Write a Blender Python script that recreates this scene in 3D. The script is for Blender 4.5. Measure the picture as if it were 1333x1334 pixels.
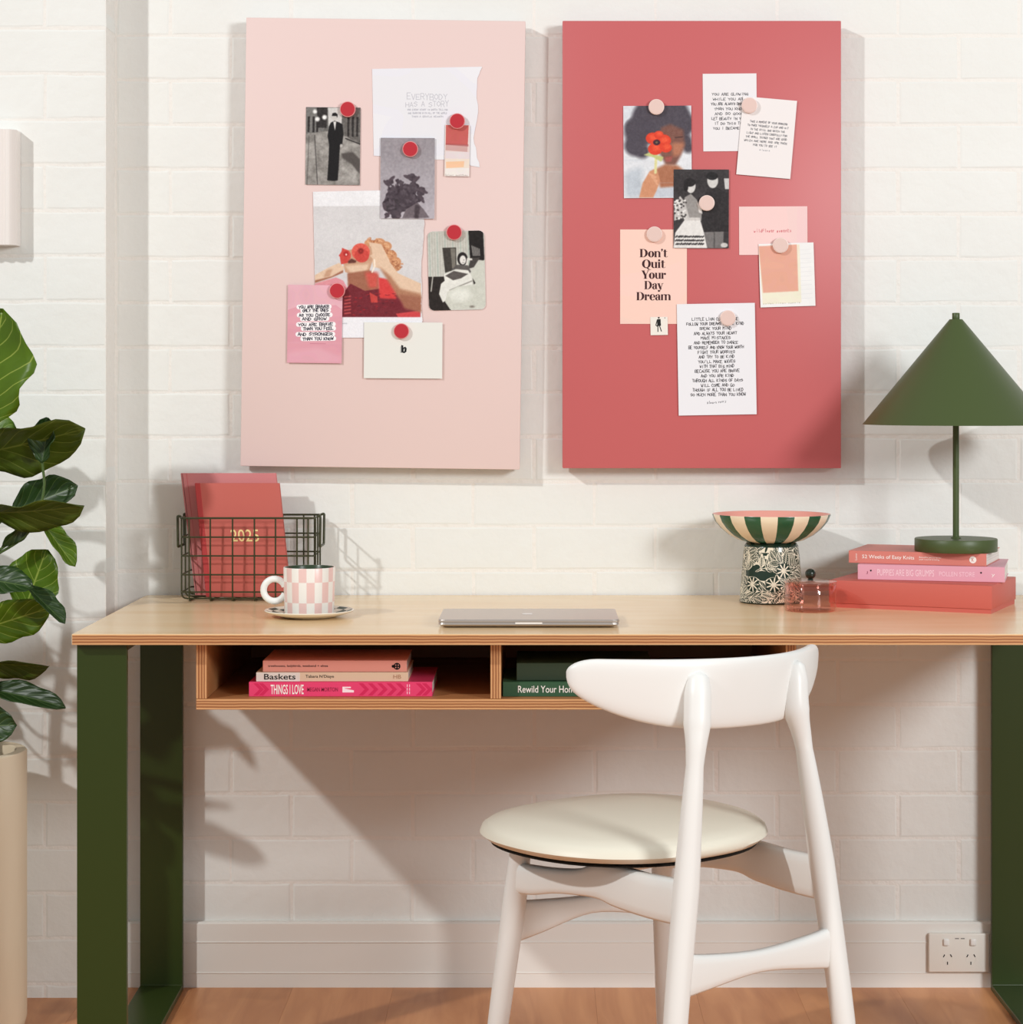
import bpy, bmesh, math, random
import numpy as np
from mathutils import Vector, Matrix

for o in list(bpy.data.objects): bpy.data.objects.remove(o, do_unlink=True)
SC = bpy.context.scene
COL = SC.collection
PI = math.pi

# ------------------------------------------------------------------ camera
F, CX, CY, DW, HC = 2800.0, 700.0, 510.0, 4.08, 1.127     # focal length in px, vanishing point, wall distance, eye height
cam = bpy.data.cameras.new('camera'); camo = bpy.data.objects.new('camera', cam); COL.objects.link(camo)
camo.location = (0, -DW, HC); camo.rotation_euler = (PI/2, 0, 0)
cam.sensor_fit = 'HORIZONTAL'; cam.sensor_width = 36.0
cam.lens = 36.0*F/1333.0
cam.shift_x = (666.5-CX)/1333.0
cam.shift_y = -(667.0-CY)/1333.0
cam.clip_start = 0.05
SC.camera = camo

# ------------------------------------------------------------------ light
w = bpy.data.worlds.new('world'); SC.world = w; w.use_nodes = True
bg = w.node_tree.nodes['Background']; bg.inputs[0].default_value = (1.0, 0.985, 0.955, 1); bg.inputs[1].default_value = 0.42
def area(name, loc, target, size, energy, col):
    l = bpy.data.lights.new(name, 'AREA'); l.shape = 'DISK'; l.size = size; l.energy = energy; l.color = col
    o = bpy.data.objects.new(name, l); COL.objects.link(o); o.location = loc
    o.rotation_euler = (Vector(target)-Vector(loc)).to_track_quat('-Z', 'Y').to_euler()
    return o
area('key_light', (-3.5, -3.65, 3.65), (0.3, 0, 0.9), 0.16, 128, (0.98, 0.99, 0.975))
area('fill_light', (2.75, -3.9, 2.2), (-0.1, 0, 1.0), 1.0, 110, (0.955, 0.99, 1.0))
vs = SC.view_settings
vs.view_transform = 'Standard'; vs.look = 'None'; vs.gamma = 1.0; vs.use_curve_mapping = False; vs.exposure = 0.0

# ------------------------------------------------------------------ helpers
def at(px, py, d):                     # a point seen at a pixel, d metres in front of the camera
    return Vector(((px-CX)*d/F, d-DW, HC-(py-CY)*d/F))
def lin(c):
    out = []
    for v in c[:3]:
        v = v/255.0
        out.append(v/12.92 if v <= 0.04045 else ((v+0.055)/1.055)**2.4)
    return tuple(out)+(1.0,)

def mat(name, col, rough=0.5, spec=0.5, metal=0.0, noise=None, bump=None, coat=0.0):
    """noise=(scale, second colour, amount, stretch xyz)   bump=(scale, strength, distance)"""
    m = bpy.data.materials.new(name); m.use_nodes = True
    nt = m.node_tree; b = nt.nodes['Principled BSDF']
    b.inputs['Base Color'].default_value = lin(col); b.inputs['Roughness'].default_value = rough
    b.inputs['Specular IOR Level'].default_value = spec; b.inputs['Metallic'].default_value = metal
    if coat: b.inputs['Coat Weight'].default_value = coat; b.inputs['Coat Roughness'].default_value = 0.15
    if noise or bump:
        tc = nt.nodes.new('ShaderNodeNewGeometry')
    if noise:
        sc, c2, amt, st = noise
        mp = nt.nodes.new('ShaderNodeMapping'); mp.inputs['Scale'].default_value = st
        nt.links.new(tc.outputs['Position'], mp.inputs[0])
        n = nt.nodes.new('ShaderNodeTexNoise'); n.inputs['Scale'].default_value = sc; n.inputs['Detail'].default_value = 5
        nt.links.new(mp.outputs[0], n.inputs['Vector'])
        r = nt.nodes.new('ShaderNodeValToRGB'); r.color_ramp.elements[0].position = 0.35; r.color_ramp.elements[1].position = 0.7
        a = lin(col); c = lin(c2)
        r.color_ramp.elements[0].color = a
        r.color_ramp.elements[1].color = tuple(a[i]*(1-amt)+c[i]*amt for i in range(3))+(1,)
        nt.links.new(n.outputs['Fac'], r.inputs[0]); nt.links.new(r.outputs[0], b.inputs['Base Color'])
    if bump:
        n2 = nt.nodes.new('ShaderNodeTexNoise'); n2.inputs['Scale'].default_value = bump[0]; n2.inputs['Detail'].default_value = 6
        nt.links.new(tc.outputs['Position'], n2.inputs['Vector'])
        bp = nt.nodes.new('ShaderNodeBump'); bp.inputs['Strength'].default_value = bump[1]; bp.inputs['Distance'].default_value = bump[2]
        nt.links.new(n2.outputs['Fac'], bp.inputs['Height']); nt.links.new(bp.outputs[0], b.inputs['Normal'])
    return m

def wmat(o):
    m = o.matrix_basis.copy()
    while o.parent:
        o = o.parent; m = o.matrix_basis @ m
    return m
def tag(o, label=None, cat=None, group=None, kind=None):
    if label: o['label'] = label
    if cat: o['category'] = cat
    if group: o['group'] = group
    if kind: o['kind'] = kind
    return o
def thing(name, loc, label, cat, group=None, rot=(0, 0, 0)):
    o = bpy.data.objects.new(name, None); COL.objects.link(o); o.empty_display_size = 0.05
    o.location = loc; o.rotation_euler = rot
    return tag(o, label, cat, group)
def link(name, me, m, parent=None):
    for x in (m if isinstance(m, (list, tuple)) else [m]):
        if x: me.materials.append(x)
    o = bpy.data.objects.new(name, me); COL.objects.link(o)
    if parent: o.parent = parent
    return o
def mesh(name, V, Fc, m, parent=None, smooth=False, world=False, slots=None, angle=None):
    if world and parent:
        inv = wmat(parent).inverted(); V = [inv @ Vector(v) for v in V]
    me = bpy.data.meshes.new(name); me.from_pydata([tuple(v) for v in V], [], Fc); 
    bm = bmesh.new(); bm.from_mesh(me); bmesh.ops.recalc_face_normals(bm, faces=bm.faces); bm.to_mesh(me); bm.free()
    if slots: me.polygons.foreach_set('material_index', slots)
    if smooth:
        me.polygons.foreach_set('use_smooth', [True]*len(me.polygons))
        if angle: me.set_sharp_from_angle(angle=angle)
    me.update()
    return link(name, me, m, parent)
def bmobj(name, bm, m, parent=None, smooth=False, angle=None):
    bmesh.ops.recalc_face_normals(bm, faces=bm.faces)
    me = bpy.data.meshes.new(name); bm.to_mesh(me); bm.free()
    if smooth:
        me.polygons.foreach_set('use_smooth', [True]*len(me.polygons))
        if angle: me.set_sharp_from_angle(angle=angle)
    return link(name, me, m, parent)
def box(name, lo, hi, m, parent=None, bevel=0.0, world=False, seg=1, slotfn=None):
    """box lo..hi; slotfn(normal) -> material slot"""
    lo = Vector(lo); hi = Vector(hi)
    if world and parent:
        inv = wmat(parent).inverted(); lo = inv @ lo; hi = inv @ hi
    bm = bmesh.new(); bmesh.ops.create_cube(bm, size=1)
    c = (lo+hi)/2; s = hi-lo
    for v in bm.verts: v.co = Vector((c[i]+v.co[i]*s[i] for i in range(3)))
    if slotfn:
        bm.normal_update()
        for f in bm.faces: f.material_index = slotfn(f.normal)
    if bevel: bmesh.ops.bevel(bm, geom=bm.edges[:], offset=bevel, segments=seg, affect='EDGES', profile=0.5)
    return bmobj(name, bm, m, parent, smooth=seg > 1, angle=0.7 if seg > 1 else None)
def lathe(name, prof, m, parent=None, n=48, centre=(0, 0, 0), slots=None, angle=0.8):
    V, Fc, S = [], [], []
    cx, cy, cz = centre; idx = []
    for r, z in prof:
        if r < 1e-6: idx.append([len(V)]); V.append((cx, cy, cz+z))
        else:
            idx.append(list(range(len(V), len(V)+n)))
            V += [(cx+r*math.cos(2*PI*k/n), cy+r*math.sin(2*PI*k/n), cz+z) for k in range(n)]
    for j in range(len(prof)-1):
        a, b = idx[j], idx[j+1]
        for k in range(n):
            k2 = (k+1) % n
            if len(a) == 1 and len(b) == 1: continue
            if len(a) == 1: f = (a[0], b[k], b[k2])
            elif len(b) == 1: f = (a[k], b[0], a[k2])
            else: f = (a[k], b[k], b[k2], a[k2])
            Fc.append(f); S.append(slots[j] if slots else 0)
    return mesh(name, V, Fc, m, parent, True, slots=S, angle=angle)
def tube(name, P, R, m, parent=None, n=8, world=False, closed=False, asp=None, up=None):
    """sweep an ellipse along P; R radius or list; asp: list of (a,b) scale pairs along (side, up)"""
    P = [Vector(p) for p in P]; N = len(P)
    if not isinstance(R, (list, tuple)): R = [R]*N
    V, Fc = [], []
    prev = None
    for i in range(N):
        if closed: t = (P[(i+1) % N]-P[i-1]).normalized()
        else: t = (P[min(i+1, N-1)]-P[max(i-1, 0)]).normalized()
        if up is not None: s = t.cross(Vector(up)).normalized()
        elif prev is None:
            a = Vector((0, 0, 1)) if abs(t.z) < 0.9 else Vector((1, 0, 0)); s = t.cross(a).normalized()
        else: s = (prev - t*prev.dot(t)).normalized()
        prev = s; u = s.cross(t).normalized()
        ax, ay = asp[i] if asp else (1, 1)
        for k in range(n):
            an = 2*PI*(k+0.5)/n
            V.append(P[i]+s*(math.cos(an)*R[i]*ax)+u*(math.sin(an)*R[i]*ay))
    M = N if closed else N-1
    for i in range(M):
        a = i*n; b = ((i+1) % N)*n
        for k in range(n): Fc.append((a+k, a+(k+1) % n, b+(k+1) % n, b+k))
    if not closed: Fc.append(tuple(range(n-1, -1, -1))); Fc.append(tuple(range((N-1)*n, N*n)))
    return mesh(name, V, Fc, m, parent, True, world=world, angle=0.9)
def catmull(P, k=6):
    P = [Vector(p) for p in P]; out = []
    Q = [P[0]*2-P[1]]+P+[P[-1]*2-P[-2]]
    for i in range(1, len(Q)-2):
        p0, p1, p2, p3 = Q[i-1:i+3]
        for j in range(k):
            t = j/k
            out.append(0.5*((2*p1)+(p2-p0)*t+(2*p0-5*p1+4*p2-p3)*t*t+(3*p1-p0-3*p2+p3)*t*t*t))
    out.append(P[-1]); return out
def prism(name, poly, y0, y1, m, parent=None, world=False):
    """outline in (x, z), from depth y0 to y1"""
    n = len(poly)
    V = [(x, y0, z) for x, z in poly]+[(x, y1, z) for x, z in poly]
    Fc = [tuple(range(n)), tuple(range(2*n-1, n-1, -1))]+[(i, (i+1) % n, n+(i+1) % n, n+i) for i in range(n)]
    return mesh(name, V, Fc, m, parent, world=world)

def lettering(text, O, U, Vv, w, h, m, parent, name='lettering', bold=0.0, shear=0.0, depth=0.0002):
    """words fitted into a w x h rectangle centred on O (local to parent), spanned by unit vectors U, Vv"""
    cu = bpy.data.curves.new('t', 'FONT'); cu.body = text; cu.align_x = 'LEFT'; cu.offset = bold; cu.shear = shear
    cu.resolution_u = 3
    ob = bpy.data.objects.new('t', cu); COL.objects.link(ob)
    bpy.context.view_layer.update()
    me = bpy.data.meshes.new_from_object(ob.evaluated_get(bpy.context.evaluated_depsgraph_get()))
    bpy.data.objects.remove(ob); bpy.data.curves.remove(cu)
    n = len(me.vertices); co = np.zeros(n*3); me.vertices.foreach_get('co', co); co = co.reshape(-1, 3)
    lo = co.min(0); hi = co.max(0)
    x = ((co[:, 0]-lo[0])/(hi[0]-lo[0])-0.5)*w; y = ((co[:, 1]-lo[1])/(hi[1]-lo[1])-0.5)*h
    U = np.array(U); Vv = np.array(Vv)
    out = np.array(O)[None]+x[:, None]*U[None]+y[:, None]*Vv[None]
    me.vertices.foreach_set('co', out.reshape(-1)); me.update(); me.name = name
    return link(name, me, m, parent)

rng = random.Random(7)

# ------------------------------------------------------------------ materials
M = {}
M['wall'] = mat('painted_brick', (234, 235, 232), 0.55, 0.3, noise=(3.0, (228, 228, 224), 0.8, (1, 1, 1)), bump=(38, 0.28, 0.006))
M['mortar'] = mat('painted_mortar', (236, 233, 228), 0.6, 0.3, bump=(60, 0.5, 0.006))
M['trim'] = mat('white_gloss_trim', (238, 236, 231), 0.4, 0.4)
M['pink_board'] = mat('pink_board', (230, 205, 201), 0.55, 0.3)
M['red_board'] = mat('coral_board', (198, 100, 102), 0.42, 0.4)
M['magnet_red'] = mat('magnet_red', (188, 44, 56), 0.4, 0.4)
M['magnet_pale'] = mat('magnet_pale', (226, 198, 190), 0.4, 0.4)
M['magnet_rim'] = mat('magnet_rim', (230, 150, 150), 0.35, 0.5)
M['magnet_rim2'] = mat('magnet_rim_pale', (238, 214, 206), 0.35, 0.5)
M['leg'] = mat('green_steel', (46, 61, 20), 0.34, 0.4, bump=(120, 0.02, 0.001))
M['lamp'] = mat('green_lamp_paint', (70, 84, 44), 0.42, 0.45)
M['wire'] = mat('green_wire', (54, 56, 30), 0.4, 0.5)
M['white'] = mat('white_chair_lacquer', (238, 239, 237), 0.35, 0.4)
M['seat'] = mat('cream_vinyl', (233, 228, 212), 0.42, 0.4, bump=(300, 0.05, 0.001))
M['dark'] = mat('black_underside', (28, 26, 24), 0.7)
M['paper'] = mat('white_paper', (240, 240, 244), 0.7, 0.2)
M['cream'] = mat('cream_glaze', (240, 232, 216), 0.25, 0.5)
M['salmon'] = mat('salmon_board', (200, 98, 86), 0.5, 0.3)
M['pot'] = mat('cream_pot', (232, 216, 190), 0.65, 0.2, noise=(9, (222, 203, 174), 0.8, (1, 1, .3)), bump=(90, 0.1, 0.003))
M['soil'] = mat('soil', (70, 52, 36), 0.95, 0.1, bump=(90, 0.9, 0.01))
M['bark'] = mat('bark', (104, 88, 62), 0.8, 0.2, bump=(160, 0.5, 0.004))
M['pages'] = mat('book_pages', (236, 232, 224), 0.8, 0.1, noise=(1.0, (214, 208, 198), 0.9, (2, 2, 900)))
M['silver'] = mat('aluminium', (205, 196, 190), 0.32, 0.5, 0.85)
M['silver_lt'] = mat('bright_aluminium', (246, 243, 240), 0.4, 0.5, 0.0)
M['black'] = mat('black_ink', (26, 24, 26), 0.6, 0.2)
M['socket'] = mat('white_plastic', (238, 234, 226), 0.35, 0.4)
M['gold'] = mat('gold_foil', (246, 214, 150), 0.4, 0.5)
M['ink_white'] = mat('white_ink', (245, 238, 232), 0.6, 0.2)

def wood_mat(name, c1, c2, scale, stretch, rough, bump=0.03, knots=0.0, ringdir=None):
    m = bpy.data.materials.new(name); m.use_nodes = True; nt = m.node_tree; b = nt.nodes['Principled BSDF']
    g = nt.nodes.new('ShaderNodeNewGeometry'); oi = nt.nodes.new('ShaderNodeObjectInfo')
    add = nt.nodes.new('ShaderNodeVectorMath'); add.operation = 'ADD'
    mul = nt.nodes.new('ShaderNodeVectorMath'); mul.operation = 'SCALE'; mul.inputs['Scale'].default_value = 7.0
    cmb = nt.nodes.new('ShaderNodeCombineXYZ')
    for i in range(3): nt.links.new(oi.outputs['Random'], cmb.inputs[i])
    nt.links.new(cmb.outputs[0], mul.inputs[0])
    nt.links.new(g.outputs['Position'], add.inputs[0]); nt.links.new(mul.outputs[0], add.inputs[1])
    mp = nt.nodes.new('ShaderNodeMapping'); mp.inputs['Scale'].default_value = stretch; nt.links.new(add.outputs[0], mp.inputs[0])
    n = nt.nodes.new('ShaderNodeTexNoise'); n.inputs['Scale'].default_value = scale; n.inputs['Detail'].default_value = 8; n.inputs['Distortion'].default_value = 1.2
    nt.links.new(mp.outputs[0], n.inputs['Vector'])
    r = nt.nodes.new('ShaderNodeValToRGB'); r.color_ramp.elements[0].position = 0.3; r.color_ramp.elements[1].position = 0.72
    r.color_ramp.elements[0].color = lin(c1); r.color_ramp.elements[1].color = lin(c2)
    nt.links.new(n.outputs['Fac'], r.inputs[0])
    last = r.outputs[0]
    if knots:
        n3 = nt.nodes.new('ShaderNodeTexNoise'); n3.inputs['Scale'].default_value = 5; n3.inputs['Detail'].default_value = 2
        nt.links.new(add.outputs[0], n3.inputs['Vector'])
        r3 = nt.nodes.new('ShaderNodeValToRGB'); r3.color_ramp.elements[0].position = 0.62; r3.color_ramp.elements[1].position = 0.74
        r3.color_ramp.elements[0].color = (1, 1, 1, 1); r3.color_ramp.elements[1].color = (1-knots, 1-knots*1.1, 1-knots*1.2, 1)
        nt.links.new(n3.outputs['Fac'], r3.inputs[0])
        mx = nt.nodes.new('ShaderNodeMix'); mx.data_type = 'RGBA'; mx.blend_type = 'MULTIPLY'; mx.inputs[0].default_value = 1
        nt.links.new(last, mx.inputs[6]); nt.links.new(r3.outputs[0], mx.inputs[7]); last = mx.outputs[2]
    nt.links.new(last, b.inputs['Base Color']); b.inputs['Roughness'].default_value = rough
    bp = nt.nodes.new('ShaderNodeBump'); bp.inputs['Strength'].default_value = bump; bp.inputs['Distance'].default_value = 0.002
    nt.links.new(n.outputs['Fac'], bp.inputs['Height']); nt.links.new(bp.outputs[0], b.inputs['Normal'])
    return m
M['floor'] = wood_mat('oak_plank', (186, 122, 76), (214, 152, 102), 3.0, (6, 0.7, 1), 0.42, 0.05, 0.22)
M['birch'] = wood_mat('birch_veneer', (234, 200, 154), (242, 216, 176), 2.2, (0.8, 4, 1), 0.22, 0.01)
M['ply_in_shaded'] = wood_mat('birch_inside_shaded', (168, 112, 68), (184, 128, 82), 2.2, (1, 5, 1), 0.45, 0.02)  # orange-brown wood, its colour darkened further to stand for shade inside the shelf
def ply_mat(name, axis):
    """the bands of glue and veneer on a cut plywood edge, across the given axis of the object"""
    m = bpy.data.materials.new(name); m.use_nodes = True; nt = m.node_tree; b = nt.nodes['Principled BSDF']
    tc = nt.nodes.new('ShaderNodeTexCoord'); sp = nt.nodes.new('ShaderNodeSeparateXYZ')
    nt.links.new(tc.outputs['Generated'], sp.inputs[0])
    r = nt.nodes.new('ShaderNodeValToRGB'); cr = r.color_ramp; cr.interpolation = 'LINEAR'
    L, Dk, Mi = lin((214, 162, 112)), lin((150, 94, 56)), lin((186, 128, 82))
    seq = [(0, L), (.14, L), (.2, Dk), (.27, Dk), (.33, Mi), (.42, L), (.47, Dk), (.54, Dk), (.6, Mi), (.68, L), (.73, Dk), (.8, Dk), (.86, L), (1, L)]
    cr.elements[0].position = 0; cr.elements[0].color = L; cr.elements[1].position = 1; cr.elements[1].color = L
    for p, c in seq[1:-1]:
        e = cr.elements.new(p); e.color = c
    n = nt.nodes.new('ShaderNodeTexNoise'); n.inputs['Scale'].default_value = 30; n.inputs['Detail'].default_value = 3
    g = nt.nodes.new('ShaderNodeNewGeometry'); nt.links.new(g.outputs['Position'], n.inputs['Vector'])
    ma = nt.nodes.new('ShaderNodeMath'); ma.operation = 'MULTIPLY_ADD'; ma.inputs[1].default_value = 0.10
    nt.links.new(n.outputs['Fac'], ma.inputs[0]); nt.links.new(sp.outputs[axis], ma.inputs[2])
    sb = nt.nodes.new('ShaderNodeMath'); sb.operation = 'SUBTRACT'; sb.inputs[1].default_value = 0.05
    nt.links.new(ma.outputs[0], sb.inputs[0]); nt.links.new(sb.outputs[0], r.inputs[0])
    nt.links.new(r.outputs[0], b.inputs['Base Color']); b.inputs['Roughness'].default_value = 0.5
    return m
M['ply_z'] = ply_mat('plywood_edge_z', 2); M['ply_x'] = ply_mat('plywood_edge_x', 0)

# printed colours stored on the faces of a flat print
pm = bpy.data.materials.new('printed_ink'); pm.use_nodes = True
_a = pm.node_tree.nodes.new('ShaderNodeVertexColor'); _a.layer_name = 'Col'
_b = pm.node_tree.nodes['Principled BSDF']; pm.node_tree.links.new(_a.outputs[0], _b.inputs['Base Color'])
_b.inputs['Roughness'].default_value = 0.5; _b.inputs['Specular IOR Level'].default_value = 0.25
M['print'] = pm

# ------------------------------------------------------------------ the setting
# floor of planks running away from the camera
fl = box('floor', (-2.2, -5.2, -0.06), (2.2, 0.05, -0.0135), mat('subfloor', (90, 62, 44), 0.8)); tag(fl, kind='structure')
pw = 0.19
pme = {}
k = 0
for i in range(-10, 9):
    x0 = 0.298+i*pw
    y = 0.02 - (0.37*((i*7) % 5))
    segs = [(0.02, y)] if y < 0 else []
    while y > -5.2: segs.append((y, max(y-1.3, -5.2))); y -= 1.3
    for a, bq in segs:
        L = round(a-bq, 3)
        if L < 0.03: continue
        if L not in pme:
            o = box('plank', (0.0001, -L+0.0001, -0.012), (pw-0.0001, -0.0001, 0), M['floor'], fl, bevel=0.0002)
            pme[L] = o.data
        else:
            o = bpy.data.objects.new('plank', pme[L]); COL.objects.link(o); o.parent = fl
        o.location = (x0, a, 0)

# brick walls: shared brick meshes in a few uneven variants
CH = 58.07*DW/F                                   # course height
Z337 = HC-(337-CY)*DW/F
Z0 = Z337-math.floor(Z337/CH)*CH
def brick_mesh(L, depth, seed, H=CH):
    r = random.Random(seed); g = 0.0022; e = 0.0035
    L2, H2 = L/2-g, H/2-g
    j = lambda a: r.uniform(-a, a)
    V, Fc = [], []
    nx = 4
    outer = [(-L2+2*L2*i/nx, -H2) for i in range(nx+1)]+[(L2-2*L2*i/nx, H2) for i in range(nx+1)]
    ro = [(x+(j(.0012)), z+j(.0012)) for x, z in outer]
    n = len(ro)
    V += [(x, depth, z) for x, z in ro]
    V += [(x, 0.0008+j(.0003), z) for x, z in ro]
    V += [(x*(1-e/L2), j(.0003), z*(1-e/H2)) for x, z in ro]
    for a in (0, n):
        for i in range(n): Fc.append((a+i, a+(i+1) % n, a+n+(i+1) % n, a+n+i))
    for i in range(nx): Fc.append((2*n+i, 2*n+i+1, 2*n+n-2-i, 2*n+n-1-i))
    me = bpy.data.meshes.new('brick'); me.from_pydata(V, [], Fc)
    bm = bmesh.new(); bm.from_mesh(me); bmesh.ops.recalc_face_normals(bm, faces=bm.faces); bm.to_mesh(me); bm.free()
    me.materials.append(M['wall']); return me
BRL = 0.2303
bcache = {}
def brick(parent, x0, x1, z, y, depth, H=CH):
    L = round(x1-x0, 3); key = (L, depth, rng.randrange(4), round(H, 4))
    if key not in bcache: bcache[key] = brick_mesh(L, depth, hash(key) % 9973, H)
    o = bpy.data.objects.new('brick', bcache[key]); COL.objects.link(o); o.parent = parent
    o.location = (x0+L/2, y+rng.uniform(-.0002, .0002), z+H/2)
PX = -0.80; PD = 0.085                             # the pier on the left: its edge and how far it stands out
wb = box('wall_back', (PX-0.02, 0.0007, -0.05), (1.35, 0.12, 1.96), M['mortar']); tag(wb, kind='structure')
wp = box('wall_left', (-1.75, -PD+0.0007, -0.05), (PX-0.0018, 0.1, 1.96), M['mortar']); tag(wp, kind='structure')
nc = int((1.95-Z0)/CH)
XJ = (1249-CX)*DW/F
for c in range(-1, nc+1):
    z = Z0+c*CH
    off = XJ if (c % 2 == 0) == (int(round((HC-(1093-CY)*DW/F-Z0)/CH)) % 2 == 1) else XJ-0.115
    lo = PX
    x = off-BRL*12
    while x < 1.32:
        a, bq = max(x, PX+0.0005), min(x+BRL, 1.34)
        if bq-a > 0.03: brick(wb, a, bq, z, 0, 0.05)
        x += BRL
    x1 = PX-(0 if c % 2 else 0.0)
    first = True; x = PX
    while x > -1.30:
        L = 0.115 if (first and c % 2) else BRL
        brick(wp, x-L, x, z, -PD, 0.09); x -= L; first = False
# skirting board with two grooves
bz = HC-(1199-CY)*DW/F
prof = [(0, 0), (0, 0.026), (-.0012, 0.0268), (-.0012, 0.0282), (0, 0.029), (0, 0.084), (-.0015, 0.0848), (-.0015, 0.0862), (0, 0.087), (0, bz-.003), (.003, bz), (.016, bz)]
prof = [(-0.016+a, b) for a, b in prof]+[(0.0, 0)]
n = len(prof); xa, xb = PX+0.001, (1292-CX)*(DW-0.016)/F
V = [(xa, y, z) for y, z in prof]+[(xb, y, z) for y, z in prof]
bb = mesh('baseboard_back', V, [tuple(range(n)), tuple(range(2*n-1, n-1, -1))]+[(i, (i+1) % n, n+(i+1) % n, n+i) for i in range(n)], M['trim'])
tag(bb, kind='structure')

# ------------------------------------------------------------------ desk
ZT, YF, XL, XR, TH = 0.741, -0.66, -0.741, 0.938, 0.0175
desk = thing('desk', (0.09, -0.34, 0), 'birch plywood desk with wide green steel legs against the brick wall', 'desk')
box('desktop', (XL, YF, ZT-TH), (XR, -0.004, ZT), [M['birch'], M['ply_z']], desk, 0.001, True, slotfn=lambda n: 0 if abs(n.z) > .5 else 1)
def loop_leg(x0, x1, skew=0.0):
    """a flat steel bar bent into a closed loop from front to back"""
    ya, yb, z1, t = YF+0.02, -0.033, ZT-TH-0.0005, 0.012
    out = [(ya, .0005), (yb, .0005), (yb, z1), (ya, z1)]
    inn = [(ya+t, t), (yb-t, t), (yb-t, z1-t), (ya+t, z1-t)]
    sk = lambda y: skew*(y-ya)/(yb-ya)
    V = [(x0+sk(y), y, z) for y, z in out+inn]+[(x1+sk(y), y, z) for y, z in out+inn]
    Fc = []
    for i in range(4):
        j = (i+1) % 4
        Fc += [(i, j, 4+j, 4+i), (8+i, 12+i, 12+j, 8+j), (i, 8+i, 8+j, j), (4+i, 4+j, 12+j, 12+i)]
    o = mesh('leg', V, Fc, M['leg'], desk, world=True)
    bv = o.modifiers.new('bevel', 'BEVEL'); bv.width = 0.0012; bv.segments = 2
    return o
loop_leg(-0.737, -0.657, -0.009); loop_leg(0.854, 0.934)
# open shelf hung under the desktop, two compartments
SX0, SX1, SF, SB, SZ = -0.549, 0.417, -0.622, -0.08, 0.615
st = 0.0172
sz1 = ZT-TH-0.0005
sl_x = lambda n: 1 if n.y < -.5 or abs(n.z) > .5 else 0
sl_z = lambda n: 1 if n.y < -.5 or abs(n.x) > .5 else 0
box('shelf_bottom', (SX0, SF, SZ), (SX1, SB, SZ+st), [M['ply_in_shaded'], M['ply_z']], desk, 0.0006, True, slotfn=sl_z)
dx = (639-CX)*(DW+SF)/F
for x in (SX0, dx, SX1-st):
    box('shelf_divider' if x == dx else 'shelf_side', (x, SF, SZ+st+.0003), (x+st, SB, sz1), [M['ply_in_shaded'], M['ply_x']], desk, 0.0006, True, slotfn=sl_x)
box('shelf_back', (SX0, SB+.0003, SZ), (SX1, SB+0.012, sz1), M['ply_in_shaded'], desk, 0, True)

# ------------------------------------------------------------------ pinboards
BD = 0.046; dB = DW-BD; SB_ = F/dB
def bp(px, py, off=0.0):              # point on the boards' front plane
    return Vector(((px-CX)/SB_, -BD-off, HC-(py-CY)/SB_))
def board(name, x0, x1, y0, y1, rot, m, label):
    c = bp((x0+x1)/2, (y0+y1)/2); w = (x1-x0)/SB_; h = (y1-y0)/SB_
    t = thing(name, (c.x, 0, c.z), label, 'pinboard', rot=(0, rot, 0))
    box('panel', (-w/2, -BD, -h/2), (w/2, -0.012, h/2), m, t, 0.0015, seg=2)
    for sx in (-1, 1): box('wall_bracket', (sx*w*.3-.03, -0.0118, h*.38-.02), (sx*w*.3+.03, -0.0015, h*.38+.02), M['silver'], t)
    return t
board('magnetic_pinboard', 317, 681, 25, 609.5, math.radians(0.75), M['pink_board'], 'pale pink magnetic pinboard on the brick wall')
board('magnetic_pinboard', 733, 1096, 27, 610, 0, M['red_board'], 'coral red magnetic pinboard on the brick wall')

# ------------------------------------------------------------------ flat prints
STROKES = {k: [[(int(p[0]), int(p[1])) for p in s.split()] for s in v.split(';')] for k, v in {
 'A': '00 26 40;12 32', 'B': '00 06 36 45 33 03;33 42 40 00', 'C': '45 26 03 10 40', 'D': '00 06 26 43 20 00', 'E': '46 06 00 40;03 33', 'F': '46 06 00;03 33',
 'G': '45 26 03 10 40 42 22', 'H': '00 06;40 46;03 43', 'I': '20 26', 'J': '36 31 10 01', 'K': '00 06;46 02 40', 'L': '06 00 40', 'M': '00 06 23 46 40', 'N': '00 06 40 46',
 'O': '20 02 04 26 44 42 20', 'P': '00 06 36 44 32 02', 'Q': '20 02 04 26 44 42 20;22 40', 'R': '00 06 36 44 33 03;23 40', 'S': '45 26 04 33 42 20 01', 'T': '06 46;26 20',
 'U': '06 01 20 41 46', 'V': '06 20 46', 'W': '06 10 23 30 46', 'X': '06 40;00 46', 'Y': '06 23 46;23 20', 'Z': '06 46 00 40', "'": '26 24', '.': '20 21', ',': '21 10',
 'a': '30 33 13 01 10 31', 'e': '02 32 24 03 10 30', 'i': '20 23;25 26', 'l': '20 26', 'n': '00 03;02 24 32 30', 'o': '10 02 13 32 10', 'r': '00 03;02 23', 's': '33 13 22 30 00', 't': '15 10 30;03 33',
 'm': '00 03 13 10;13 23 20', 'w': '03 00 12 20 33', 'p': '03 23 31 01;03 00', 'd': '30 36;30 10 02 33', 'u': '03 00 20 33', 'y': '03 11 33;11 00', 'h': '06 00;03 23 30'}.items()}

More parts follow.
